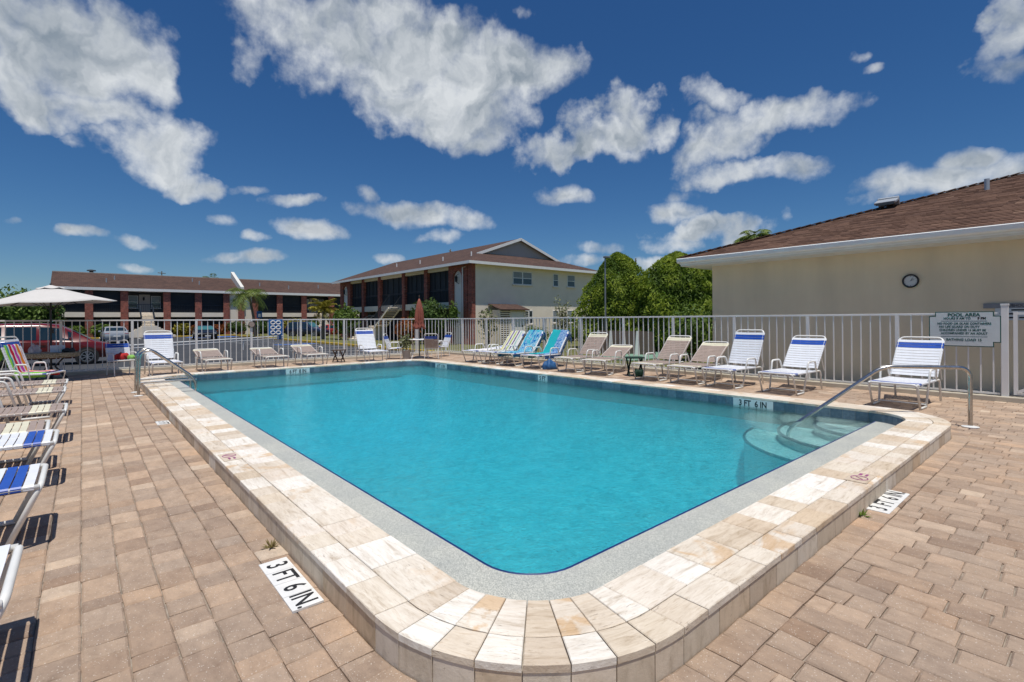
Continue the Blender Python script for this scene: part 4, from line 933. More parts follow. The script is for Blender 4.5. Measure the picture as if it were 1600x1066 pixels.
# beige umbrella
um = empty('patio_umbrella', (UX, UY, 0), 0, 'open beige patio umbrella over the stone table at the left', 'umbrella')
MB().tube([(0,0,.08),(0,0,2.36)], .021, 12).build('pole', 'black_metal', um, smooth=True); MB().cbox((.02,-.03,1.20), .07, .09, .12).build('crank_box', 'black_metal', um, bevel=.01); MB().beam((.02,-.07,1.2),(.08,-.10,1.13),.012,.012).build('crank_handle','black_metal',um)
def canopy(rad, h, z, nseg=8, sub=6, sag=.05, rot=0):
    vs = [(0,0,z+h)]; fs = []; nr = 6; m_ = nseg*sub
    for i in range(1, nr+1):
        t_ = i/nr
        for j in range(m_):
            a = 2*math.pi*j/m_+rot; ph = (j % sub)/sub; edge = 1-sag*1.2*math.sin(math.pi*ph)*t_; dr = rad*t_*edge
            vs.append((dr*math.cos(a), dr*math.sin(a), z+h*(1-t_)-sag*.8*math.sin(math.pi*t_)*1.0-.03*math.sin(math.pi*ph)*t_))
    fs += [(0,1+j,1+(j+1)%m_) for j in range(m_)]
    for i in range(nr-1):
        for j in range(m_): fs.append((1+i*m_+j, 1+(i+1)*m_+j, 1+(i+1)*m_+(j+1)%m_, 1+i*m_+(j+1)%m_))
    return MB().add(vs, fs)
c_ = canopy(1.30, .42, 1.89, 6, 8, .012, R(8)).build('canopy', 'canvas_beige', um, fix=False); c_.data.polygons.foreach_set('use_smooth', [True]*len(c_.data.polygons)); c_.modifiers.new('t','SOLIDIFY').thickness = .004; c_.rotation_euler = (0,R(-4),0); c_.location = (.13,0,0)
v_ = canopy(.27, .075, 2.262, 6, 8, .01, R(8)).build('vent_cap', 'canvas_beige', um, fix=False); v_.data.polygons.foreach_set('use_smooth', [True]*len(v_.data.polygons)); v_.modifiers.new('t','SOLIDIFY').thickness = .004; v_.rotation_euler = (0,R(-4),0); v_.location = (.155,0,0)
for i in range(6):
    a = R(8+60*i); MB().beam((.03*math.cos(a),.03*math.sin(a),2.20),(1.27*math.cos(a),1.27*math.sin(a),1.875+.088*math.cos(a)), .014, .014).build('rib', 'black_metal', um); MB().beam((.03*math.cos(a),.03*math.sin(a),1.72),(.62*math.cos(a),.62*math.sin(a),2.03), .012, .012).build('strut', 'black_metal', um)
# folded red umbrella over a white table
VX, VY = 9.50, 16.35
t2 = empty('round_table', (VX, VY, 0), 0, 'white round patio table under the folded red umbrella', 'table')
MB().lathe([(.02,.68),(.50,.68),(.515,.69),(.515,.70),(.50,.71),(.02,.71)], 32).build('table_top', 'white_paint', t2, smooth=True)
for i in range(4):
    a = R(20+90*i); MB().tube(fillet([(.40*math.cos(a),.40*math.sin(a),.68),(.30*math.cos(a),.30*math.sin(a),.35),(.44*math.cos(a),.44*math.sin(a),.0)], .1), .014, 8).build('leg', 'white_paint', t2, smooth=True)
u2 = empty('patio_umbrella', (VX, VY, 0), 0, 'folded rust red umbrella over the white table at the far corner', 'umbrella')
MB().tube([(0,0,0.03),(0,0,2.25)], .02, 10).build('pole', 'black_metal', u2, smooth=True); MB().lathe([(.22,0),(.22,.05),(.05,.09)], 20).build('umbrella_base', 'concrete', u2)
m_ = 40; vs = []; pf = [(.02,2.20),(.06,2.10),(.10,1.95),(.125,1.7),(.145,1.45),(.13,1.36),(.17,1.18),(.20,1.10)]
for r_, z in pf:
    for j in range(m_): a = 2*math.pi*j/m_; k_ = 1+.24*math.cos(8*a+z*3)*min(1,(2.24-z)*2); vs.append((r_*k_*math.cos(a), r_*k_*math.sin(a), z+.03*math.sin(3*a)*(z<1.2)))
o = MB().add(vs, [(i*m_+j,i*m_+(j+1)%m_,(i+1)*m_+(j+1)%m_,(i+1)*m_+j) for i in range(len(pf)-1) for j in range(m_)]).build('canopy', 'canvas_red', u2, smooth=True); o.modifiers.new('t','SOLIDIFY').thickness = .006
MB().lathe([(.012,2.24),(.02,2.27),(.012,2.33)], 10).build('finial', 'wood_dark', u2, smooth=True); MB().tube([(.145*math.cos(R(a)),.145*math.sin(R(a)),1.36) for a in range(0,360,20)], .012, 6, closed=True).build('tie_strap', 'canvas_red', u2)
pp = empty('potted_plant', (8.98, 16.40, .0), label='pale leafy plant in a pot beside the folded umbrella table', cat='plant')

# ------------------------------------------------------------------ two-storey block
BO = (20.14, 27.63, -.3)
bl = empty('apartment_building', BO, label='two storey cream apartment block with brick columns and grey gable', cat='building')
K = lambda mb, name, mat, **k: kid(mb, name, mat, bl, BO, **k)
BX0, BX1, BY0, BY1, GZ = 20.14, 32.9, 27.63, 50.5, -.35
K(MB().box(BX0+.25, BX1, BY0, BY0+.25, GZ, 5.30), 'end_wall', 'stucco_cream')
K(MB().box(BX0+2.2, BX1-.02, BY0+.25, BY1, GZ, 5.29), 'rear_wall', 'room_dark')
K(MB().box(BX0, BX0+.28, BY0-.02, BY0+.5, GZ, 5.28), 'corner_pier', 'brick')
K(MB().box(BX0+.02, BX0+2.2, 30.45, 48.0, 2.22, 2.70), 'gallery_slab', 'stucco_cream'); K(MB().box(BX0+.02, BX0+2.2, BY0+.25, BY1-.3, 5.02, 5.29), 'beam', 'stucco_cream')
for y in (33.6, 37.14, 41.58, 45.0): K(MB().box(BX0-.06, BX0+.34, y-.22, y+.22, GZ, 5.28), 'column', 'brick')
def tower(y0, y1):
    r_ = .72*(y1-y0)/2.9; yc = (y0+y1)/2+.05; spring = 4.90-r_
    P = [(y0,GZ),(yc-r_,GZ),(yc-r_,spring)]+[(yc+r_*math.cos(R(a)), spring+r_*math.sin(R(a))) for a in range(170,0,-10)]+[(yc+r_,spring),(yc+r_,GZ),(y1,GZ),(y1,5.27),(y0,5.27)]
    K(MB().extr(P, lambda u, v, d: (d,u,v), BX0-.05, BX0+.30), 'brick_surround', 'brick'); K(MB().box(BX0+.12, BX0+.24, y0+.1, y1-.1, GZ, 5.2), 'niche_panel', 'stucco_white')
    lx, lz = BX0-.12, 4.25
    K(MB().lathe([(.03,.28),(.10,.20),(.12,.16),(.10,.14),(.09,-.12),(.04,-.18)], 8, (lx,yc,lz)).beam((lx,yc,lz+.28),(BX0+.12,yc,lz+.42),.03,.03).beam((lx,yc,lz-.17),(BX0+.12,yc,lz-.28),.03,.03), 'wall_lantern', 'black_metal')
tower(28.16, 30.42); tower(47.9, 50.4)
ys = [30.42, 33.38, 33.82, 36.92, 37.36, 41.36, 41.80, 44.78, 45.22, 47.9]
for i in range(0, 10, 2):
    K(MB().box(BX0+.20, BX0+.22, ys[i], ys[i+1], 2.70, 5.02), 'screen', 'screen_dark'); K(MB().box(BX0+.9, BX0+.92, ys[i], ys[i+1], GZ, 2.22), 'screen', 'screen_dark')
    m_ = MB().box(BX0+.15, BX0+.19, ys[i], ys[i+1], 3.66, 3.71)
    for q in range(1, 4): y = ys[i]+(ys[i+1]-ys[i])*q/4; m_.box(BX0+.15, BX0+.185, y-.02, y+.02, 2.70, 5.02)
    K(m_, 'screen_frame', 'black_metal')
    r_ = MB().box(BX0+.11, BX0+.14, ys[i], ys[i+1], 3.56, 3.60)
    y = ys[i]+.1
    while y < ys[i+1]: r_.box(BX0+.115, BX0+.135, y-.009, y+.009, 2.74, 3.56); y += .14
    K(r_, 'railing', 'dark_rail')
# roof with a grey gable above a skirt of shingles
EV, EXL_, EXR, EY0 = 5.36, 19.52, 33.52, 27.02; RS = .357; MX = 26.52; GY = 30.0
zr = EV+RS*(MX-EXL_); zg = EV+RS*(GY-EY0); hx = GY-EY0
K(MB().add([(EXL_,EY0,EV),(EXR,EY0,EV),(EXL_+hx,GY,zg),(EXR-hx,GY,zg),(EXL_,BY1+.6,EV),(EXR,BY1+.6,EV),(MX,GY-.25,zr),(MX,BY1+.6,zr),(EXL_+hx-.0,GY-.25,zg),(EXR-hx,GY-.25,zg)],
    [(0,1,3,2),(0,2,8,6,7,4),(1,5,7,6,9,3),(4,7,5)]), 'roof', 'shingle_far', fix=False)
K(MB().add([(EXL_+hx,GY,zg),(EXR-hx,GY,zg),(MX,GY,zr-.04)], [(0,1,2)]), 'gable', 'gable_grey', fix=False)
K(MB().beam((EXL_+hx-.35,GY-.27,zg-.16),(MX,GY-.27,zr-.07),.05,.20).beam((EXR-hx+.35,GY-.27,zg-.16),(MX,GY-.27,zr-.07),.05,.20), 'barge_board', 'white_paint')
K(MB().box(EXL_-.02, EXR+.02, EY0-.03, EY0, 5.18, 5.37).box(EXL_-.03, EXL_, EY0, BY1+.6, 5.18, 5.37).box(EXR, EXR+.03, EY0, BY1+.6, 5.18, 5.37), 'fascia', 'white_paint')
K(MB().box(EXL_, EXR, EY0, BY1+.6, 5.30, 5.33), 'soffit', 'soffit')
K(MB().tube([(BX0+.42,BY0-.04,5.2),(BX0-.14,BY0+.9,5.05),(BX0-.14,BY0+.9,GZ)], .045, 8), 'downspout', 'white_paint')
for x, y in ((21.3,33.),(21.9,37.5),(22.6,43),(21.4,29.4)): z = EV+RS*(x-EXL_); K(MB().tube([(x,y,z-.05),(x,y,z+.32)], .05, 8), 'vent_pipe', 'white_paint')
def wall_window(x0, x1, z0, z1, y, par, org, bars=1, blind=.5, name='window'):
    f = MB().box(x0,x1,y-.03,y+.02,z0,z0+.05).box(x0,x1,y-.03,y+.02,z1-.05,z1).box(x0,x0+.05,y-.03,y+.02,z0+.05,z1-.05).box(x1-.05,x1,y-.03,y+.02,z0+.05,z1-.05).box(x0+.05,x1-.05,y-.028,y+.02,(z0+z1)/2-.025,(z0+z1)/2+.025)
    for b in range(1, bars): xm = x0+(x1-x0)*b/bars; f.box(xm-.05,xm+.05,y-.026,y+.02,z0+.05,z1-.05)
    o = kid(f, name, 'white_paint', par, org)
    MB().box(x0+.05-org[0],x1-.05-org[0],y-.012-org[1],y-.006-org[1],z0+.05-org[2],z1-.05-org[2]).build('pane', 'window_glass', o)
    if blind:
        bb = MB(); z = z1-.08
        while z > z1-(z1-z0)*blind: bb.box(x0+.07-org[0],x1-.07-org[0],y-.0165-org[1],y-.0135-org[1],z-.035-org[2],z-org[2]); z -= .05
        bb.build('blind', 'blind', o)
    MB().box(x0-.08-org[0],x1+.08-org[0],y-.10-org[1],y-.031-org[1],z0-.09-org[2],z0-org[2]).build('sill', 'stucco_cream', o)
wy = BY0-.004
wall_window(23.8,25.7,3.98,4.93,wy,bl,BO,2,.5); wall_window(27.96,28.53,3.98,4.96,wy,bl,BO,1,.4); wall_window(29.56,30.46,4.0,4.95,wy,bl,BO,1,.45)
wall_window(24.2,25.75,1.08,2.09,wy,bl,BO,4,.0); wall_window(29.54,30.44,1.14,2.12,wy,bl,BO,1,.5); wall_window(27.9,28.5,1.14,2.1,wy,bl,BO,1,.4)
# outside stair
stt = MB(); n_ = 9
sx0 = BX0-1.15
for i in range(n_):
    y = 37.6+i*.28; z = 2.5-i*.175
    kid(MB().box(sx0, BX0-.08, y, y+.30, z-.07, z), 'tread', 'stucco_cream', bl, BO)
kid(MB().beam((sx0-.02,37.5,2.42),(sx0-.02,40.2,.78),.05,.13).beam((BX0-.10,37.5,2.42),(BX0-.10,40.2,.78),.05,.13), 'stringer', 'stucco_cream', bl, BO)
kid(MB().box(sx0, BX0-.08, 40.15, 41.4, .86, .96).box(sx0+.1, BX0-.2, 40.3, 41.3, -.3, .86), 'landing', 'stucco_cream', bl, BO)
for i in range(7): kid(MB().box(sx0-.3*(i+1), sx0-.3*i, 40.2, 41.35, -.3, .86-.175*(i+.0)-.1), 'tread', 'stucco_cream', bl, BO)
rl = MB()
for xx in (sx0-.02, BX0-.10):
    rl.tube([(xx,37.4,3.45),(xx,40.2,1.80),(xx,41.35,1.80)], .035, 6)
    for i in range(20): t_ = i/19; y = 37.4+2.8*t_; rl.tube([(xx,y,2.5-1.6*t_),(xx,y,3.45-1.65*t_)], .018, 5)
for yy in (40.2, 41.35):
    rl.tube([(sx0,yy,1.80),(sx0-2.1,yy,.72)], .022, 6)
    for i in range(8): t_ = i/7; rl.tube([(sx0-2.1*t_,yy,.85-1.1*t_),(sx0-2.1*t_,yy,1.80-1.08*t_)], .018, 5)
kid(rl, 'stair_railing', 'dark_rail', bl, BO)
# lean-to store against the end wall
so_ = (22.9, 27.1, -.3); sd = empty('lean_to_shed', so_, label='small lean-to store with louvred side and pale door on the end wall', cat='shed')
SY0 = 26.5
kid(MB().box(22.62,22.70,SY0,27.6,GZ,2.12).box(23.88,24.02,SY0,27.6,GZ,2.12).box(22.70,23.88,SY0,SY0+.08,2.0,2.12), 'wall', 'stucco_cream', sd, so_)
kid(MB().add([(21.5,SY0-.25,2.12),(24.2,SY0-.25,2.12),(24.2,27.6,2.52),(21.5,27.6,2.52),(21.5,SY0-.25,2.05),(24.2,SY0-.25,2.05),(24.2,27.6,2.45),(21.5,27.6,2.45)], [(0,1,2,3),(7,6,5,4),(0,4,5,1),(1,5,6,2),(2,6,7,3),(3,7,4,0)]), 'roof', 'shingle_far', sd, so_)
dr = kid(MB().box(22.72,23.86,SY0+.02,SY0+.07,GZ+.1,1.98), 'door', 'stucco_white', sd, so_); MB().cbox((23.72-so_[0],SY0-so_[1],.95-so_[2]),.04,.06,.12).build('handle', 'black_metal', dr)
for z in [-.2+.145*i for i in range(16)]:
    kid(MB().beam((21.66,SY0+.02,z),(22.6,SY0+.02,z),.10,.07), 'louvre_slat', 'stucco_cream', sd, so_); 
for z in [-.2+.145*i for i in range(16)]: kid(MB().beam((24.06,SY0+.02,z),(24.3,SY0+.02,z),.10,.07), 'louvre_slat', 'stucco_cream', sd, so_)
kid(MB().box(21.62,21.68,SY0-.04,27.6,GZ,2.08).box(22.56,22.62,SY0-.04,SY0+.06,GZ,2.05), 'louvre_frame', 'stucco_cream', sd, so_)

# ------------------------------------------------------------------ long apartment row across the car park
RO = (-2.4, 74, -.3); RY = 74.
rw = empty('apartment_row', RO, label='long two storey apartment row with brick columns and dark brown roof', cat='building')
K2 = lambda mb, name, mat, **k: kid(mb, name, mat, rw, RO, **k)
RX1 = 44.
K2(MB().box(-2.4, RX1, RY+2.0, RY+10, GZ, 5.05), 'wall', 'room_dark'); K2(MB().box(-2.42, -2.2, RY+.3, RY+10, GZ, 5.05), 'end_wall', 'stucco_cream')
cols_ = [.61, 3.78, 7.91, 11.2, 14.35, 16.08, 17.77, 20.9, 24.19, 28.16, 31.6, 35.2, 39., 43.]
for x in [-2.15]+cols_: K2(MB().box(x-.36, x+.36, RY-.1, RY+.35, GZ, 5.04), 'column', 'brick')
xs_ = [-2.15]+cols_
for a, b in zip(xs_[:-1], xs_[1:]):
    a += .36; b -= .36
    if 14 < (a+b)/2 < 17.8:
        K2(MB().box(a, b, RY+.1, RY+.3, GZ, 5.03), 'cream_panel', 'stucco_cream'); lx = (a+b)/2
        if lx < 15.5: K2(MB().lathe([(.03,.25),(.11,.17),(.09,-.12),(.04,-.18)], 8, (lx,RY-.02,4.1)), 'wall_lantern', 'black_metal')
        continue
    K2(MB().box(a, b, RY+.0, RY+2.0, 2.0, 2.55), 'gallery_slab', 'stucco_cream')
    stair_bay = 3.8 < (a+b)/2 < 7.9 or 24.2 < (a+b)/2 < 28
    if not stair_bay: K2(MB().box(a, b, RY+.18, RY+.2, 2.55, 5.0), 'screen', 'screen_dark')
    K2(MB().box(a, b, RY+1.2, RY+1.22, GZ, 2.0), 'screen', 'screen_dark')
    r_ = MB().box(a, b, RY+.08, RY+.12, 3.46, 3.52); x = a+.1
    while x < b: r_.box(x-.012, x+.012, RY+.09, RY+.11, 2.58, 3.46); x += .17
    K2(r_, 'railing', 'dark_rail')
    if stair_bay:
        m_ = (a+b)/2
        K2(MB().box(m_-.55, m_+.55, RY+1.9, RY+1.98, 2.55, 4.75), 'door', 'gable_grey'); wall_window(a+.1, m_-.65, 3.1, 4.6, RY+1.95, rw, RO, 1, .4); wall_window(m_+.65, b-.1, 3.1, 4.6, RY+1.95, rw, RO, 1, .4)
        K2(MB().lathe([(.03,.25),(.1,.17),(.09,-.12),(.04,-.18)], 8, (m_-.1,RY+1.8,4.2)), 'wall_lantern', 'black_metal')
K2(MB().box(-3.0, RX1, RY-.38, RY-.31, 5.05, 5.36), 'fascia', 'white_paint'); K2(MB().box(-2.98, RX1, RY-.31, RY+10, 5.06, 5.10), 'soffit', 'soffit')
zt = 7.38
K2(MB().add([(-2.6,RY-.38,5.36),(RX1,RY-.38,5.36),(RX1,RY+5,zt),(-2.6,RY+5,zt),(RX1,RY+10.6,5.36),(-2.6,RY+10.6,5.36)], [(0,1,2,3),(3,2,4,5),(0,3,5),(1,4,2)]), 'roof', 'shingle_far', fix=False)
K2(MB().box(-2.6, RX1, RY+4.9, RY+5.1, zt-.04, zt+.05), 'ridge_cap', 'gable_grey')
for x, t_ in ((2.2,.4),(3.,.6),(11.6,.45),(11.0,.65),(18.9,.5),(22.5,.35),(27.,.5),(30.5,.4)): z = 5.36+(zt-5.36)*t_; y = RY-.65+5.65*t_; K2(MB().tube([(x,y,z-.1),(x,y,z+.42)], .07, 8), 'vent_pipe', 'vent_grey')
K2(MB().lathe([(.2,0),(.2,.35),(.45,.36),(.42,.48),(.1,.55)], 12, (.9,RY+5.6,zt-.1)), 'roof_fan', 'vent_dark')
# sloped fire wall standing through the roof
yb, ya = RY-.6, RY+5.1
K2(MB().add([(15.9,yb,5.1),(15.9,ya,zt-1.2),(15.9,ya,zt+.98),(15.9,yb,5.95),(16.3,yb,5.1),(16.3,ya,zt-1.2),(16.3,ya,zt+.98),(16.3,yb,5.95)], [(0,1,2,3),(7,6,5,4),(3,2,6,7),(0,3,7,4),(1,5,6,2)]), 'fire_wall', 'soffit')
for cx in (5.85, 26.2):
    for i in range(9): K2(MB().box(cx-.6, cx+.6, RY-.05-.28*(i+1), RY-.05-.28*i, 2.35-.17*i-.1, 2.35-.17*i), 'tread', 'stucco_cream')
    K2(MB().box(cx-.75, cx+.75, RY-3.9, RY-2.5, GZ, .95), 'landing', 'stucco_cream')
    for s_ in (-1,1):
        for i in range(6): x = cx+s_*(.75+.29*i); K2(MB().box(min(x,x+s_*.29), max(x,x+s_*.29), RY-3.8, RY-2.6, GZ, .78-.18*i), 'tread', 'stucco_cream')
        q = MB(); q.tube([(cx+s_*.62,RY,3.4),(cx+s_*.62,RY-2.6,1.9)], .03, 6)
        for i in range(9): t_ = i/8; q.tube([(cx+s_*.62,RY-2.6*t_,2.4-1.5*t_),(cx+s_*.62,RY-2.6*t_,3.4-1.5*t_)], .015, 5)
        K2(q, 'stair_railing', 'dark_rail')

# ------------------------------------------------------------------ vegetation
def leaves(mb, pts, size, rr, tonef, aspect=.5, upb=.3, jit=.16):
    for p, nrm in pts:
        d = Vector((rr.gauss(0,1), rr.gauss(0,1), rr.gauss(0,1)))+Vector(nrm)*1.2; d.normalize()
        a = Vector((rr.gauss(0,1), rr.gauss(0,1), rr.gauss(0,1)+upb)); a = (a-d*a.dot(d)).normalized(); b = d.cross(a); s_ = size*rr.uniform(.6,1.35); p = Vector(p)
        mb.add([p-a*s_*.5, p+b*s_*aspect*.5+d*s_*.08, p+a*s_*.5, p-b*s_*aspect*.5+d*s_*.08], [(0,1,2,3)], min(1,max(0,tonef(p,nrm)+rr.gauss(0,jit))))
def crown_pts(rr, n, c, rad, lump=.16, seed=0, shell=.35, lo=-1.):
    out = []; k = [(rr.uniform(0,6.3), rr.uniform(0,6.3), rr.randint(3,6), rr.randint(2,5)) for _ in range(4)]
    while len(out) < n:
        d = Vector((rr.gauss(0,1), rr.gauss(0,1), rr.gauss(0,1))).normalized()
        if d.z < lo: continue
        th = math.atan2(d.y, d.x); ph = math.asin(d.z)
        q = 1+lump*sum(math.sin(kk[2]*th+kk[0])*math.cos(kk[3]*ph*1.3+kk[1]) for kk in k)/1.6
        t_ = 1-shell*rr.random()**1.7; r_ = q*t_
        out.append(((c[0]+d.x*rad[0]*r_, c[1]+d.y*rad[1]*r_, c[2]+d.z*rad[2]*r_), (d.x, d.y, d.z)))
    return out
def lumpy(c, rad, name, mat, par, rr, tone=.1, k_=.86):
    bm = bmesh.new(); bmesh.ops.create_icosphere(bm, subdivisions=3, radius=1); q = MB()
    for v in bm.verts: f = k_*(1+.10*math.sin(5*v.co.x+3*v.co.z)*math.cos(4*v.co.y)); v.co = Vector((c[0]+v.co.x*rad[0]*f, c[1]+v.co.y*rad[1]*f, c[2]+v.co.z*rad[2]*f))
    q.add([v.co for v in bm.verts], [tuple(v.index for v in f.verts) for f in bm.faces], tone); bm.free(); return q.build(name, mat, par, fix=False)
def bush(name, x, y, z, rad, n, size, mat, label, seed, stem=.25, cat='shrub', group='shrubs round the buildings', aspect=.5, core=True, shell=.45, lump=.2):
    rr = random.Random(seed); r_ = empty(name, (x,y,z), 0, label, cat, group); c = (0,0,stem+rad[2]); q = MB()
    ph = rr.uniform(0,6)
    leaves(q, crown_pts(rr, n, c, rad, lump, seed, shell), size, rr, lambda p, nn: .48+.22*math.sin(p.x*3.1+ph)*math.sin(p.z*2.7+p.y*2.3), aspect)
    q.build('crown', mat, r_, fix=False)
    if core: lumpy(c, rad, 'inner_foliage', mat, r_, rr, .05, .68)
    st_ = MB()
    for i in range(3): a = rr.uniform(0,6.28); st_.tube([(.05*math.cos(a),.05*math.sin(a),-.1),(rad[0]*.3*math.cos(a),rad[1]*.3*math.sin(a),stem+rad[2]*.6)], [.05,.025], 6)
    st_.build('stem', 'bark', r_); return r_
# two big clipped conifers behind the fence
def conifer(x, y, z, rad, h, n, label, seed, shp=1.9):
    rr = random.Random(seed); r_ = empty('conifer_tree', (x,y,z), 0, label, 'tree', 'clipped conifers behind the fence'); q = MB(); pts = []
    k = [(rr.uniform(0,6.3), rr.uniform(0,6.3)) for _ in range(3)]
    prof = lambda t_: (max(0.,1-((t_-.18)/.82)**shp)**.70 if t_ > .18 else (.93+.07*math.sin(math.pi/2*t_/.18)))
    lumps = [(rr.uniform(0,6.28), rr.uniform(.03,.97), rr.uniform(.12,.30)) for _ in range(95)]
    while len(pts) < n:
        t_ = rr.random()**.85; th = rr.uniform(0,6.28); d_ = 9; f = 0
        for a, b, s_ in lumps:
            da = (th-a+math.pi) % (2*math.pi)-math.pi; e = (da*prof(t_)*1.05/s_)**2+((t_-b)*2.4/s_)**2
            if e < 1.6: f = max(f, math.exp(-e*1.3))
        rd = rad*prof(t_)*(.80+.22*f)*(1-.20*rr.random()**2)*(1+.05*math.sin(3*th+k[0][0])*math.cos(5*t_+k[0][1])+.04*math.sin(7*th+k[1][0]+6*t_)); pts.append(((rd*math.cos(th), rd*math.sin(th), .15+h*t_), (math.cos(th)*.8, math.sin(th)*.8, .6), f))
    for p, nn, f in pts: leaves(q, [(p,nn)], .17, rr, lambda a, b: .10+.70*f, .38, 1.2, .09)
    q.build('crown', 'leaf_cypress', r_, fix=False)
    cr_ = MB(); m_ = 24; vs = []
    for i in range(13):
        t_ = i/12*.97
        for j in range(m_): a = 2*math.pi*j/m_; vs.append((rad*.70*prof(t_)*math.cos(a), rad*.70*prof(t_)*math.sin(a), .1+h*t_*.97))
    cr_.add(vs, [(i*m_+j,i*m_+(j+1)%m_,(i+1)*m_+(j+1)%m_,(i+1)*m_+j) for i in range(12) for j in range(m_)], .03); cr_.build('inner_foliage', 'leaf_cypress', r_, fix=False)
    MB().tube([(0,0,-.2),(0,0,h*.5)], [.2,.1], 8).build('trunk', 'bark', r_)
conifer(20.9, 16.0, -.1, 2.3, 4.75, 17000, 'large rounded conifer left of the pair, behind the light pole', 21)
conifer(20.8, 12.55, -.1, 2.35, 4.4, 17000, 'rounded conifer right of the pair, beside the clubhouse corner', 22, 2.3)
# shrubs
G_ = -.3
bush('shrub', 19.0, 31.3, G_, (1.35,1.5,1.45), 2600, .20, 'leaf_dark', 'big dark green shrub in front of the brick arch', 31, .3)
bush('shrub', 17.9, 43.6, G_, (1.15,1.2,1.25), 1500, .30, 'leaf_mid', 'bright green broad leaved shrub left of the outside stair', 32, .4)
bush('shrub', 17.5, 31.6, G_, (.9,1.1,.85), 1300, .18, 'leaf_red', 'orange red croton shrub beside the stair', 33, .15)
bush('shrub', 19.3, 28.6, G_, (.35,.4,.9), 500, .18, 'leaf_mid', 'slim green shrub below the lantern arch', 34, 1.1)
bush('shrub', 24.9, 26.6, G_, (1.6,.55,.55), 1700, .14, 'leaf_mid', 'low clipped hedge below the wide lower window', 35, .05)
bush('shrub', 28.8, 26.4, G_, (.75,.6,.5), 900, .14, 'leaf_mid', 'low rounded shrub right of the young pale tree', 36, .05)
bush('shrub', 31.4, 25.6, G_, (.8,.7,.6), 900, .14, 'leaf_mid', 'low rounded shrub next to the big conifer', 37, .05)
bush('shrub', 20.6, 26.5, G_, (.75,.6,1.15), 420, .22, 'leaf_pale', 'sparse grey twiggy shrub by the brick corner pier', 38, .25, core=False, shell=.9)
bush('shrub', 16.1, 9.2, -.1, (.8,.8,.9), 1300, .14, 'leaf_mid', 'yellow green shrub at the clubhouse corner', 39, .1)
for i, (x, s_, m_, lb) in enumerate([(1.7,.9,'leaf_mid','green shrub behind the silver car'),(-.5,.8,'leaf_mid','green shrub left of the silver car'),(9.3,.9,'leaf_yellow','yellow shrub right of the front stair'),(10.6,.75,'leaf_red','red shrub between front stair and dark car'),(13.3,.8,'leaf_red','orange shrub right of the dark car'),(15.2,1.05,'leaf_dark','dark rounded shrub below the first cream panel'),(18.0,1.1,'leaf_dark','dark shrub at the foot of the tall palm'),(22.3,1.3,'leaf_yellow','yellow green shrub behind the blue board'),(24.6,1.1,'leaf_mid','green shrub beside the dark blue car')]):
    bush('shrub', x, RY-1.6-.2*(i % 2), G_, (s_*1.15,s_*.8,s_*.75), 700, .3, m_, lb, 50+i, .1)
for i, (x, y, s_, h_, m_, lb) in enumerate([(-4.6,64,2.2,2.1,'leaf_mid','yellow green hedge tree under the left edge of the umbrella'),(-2.8,66,1.4,2.0,'leaf_dark','dark green tree beside the end of the apartment row'),(-9.5,72,3.,2.2,'leaf_mid','green tree at the far left edge'),(-12.5,95,4.5,2.6,'leaf_pale','pale distant tree at the far left edge')]):
    bush('tree', x, y, G_, (s_,s_,h_), 1500, .38, m_, lb, 70+i, .6, 'tree', 'trees beyond the car park')
# young pale tree
yt = empty('young_tree', (27.2, 25.9, G_), 0, 'slender young tree with pale leaves before the end wall', 'tree')
rr = random.Random(81); q = MB(); stt_ = MB()
for i in range(9):
    a = rr.uniform(0,6.28); top = (.65*math.cos(a)*rr.uniform(.3,1), .65*math.sin(a)*rr.uniform(.3,1), rr.uniform(1.4,3.1)); stt_.tube([(0,0,0),(top[0]*.35,top[1]*.35,top[2]*.55),top], [.035,.022,.008], 5)
    for j in range(60):
        t_ = rr.uniform(.35,1.08); p = (top[0]*t_*.95+rr.gauss(0,.13), top[1]*t_*.95+rr.gauss(0,.13), top[2]*t_+rr.gauss(0,.1)); leaves(q, [(p,(0,0,1))], .20, rr, lambda a, b: .6, .5)
q.build('crown', 'leaf_pale', yt, fix=False); stt_.build('trunk', 'bark', yt)
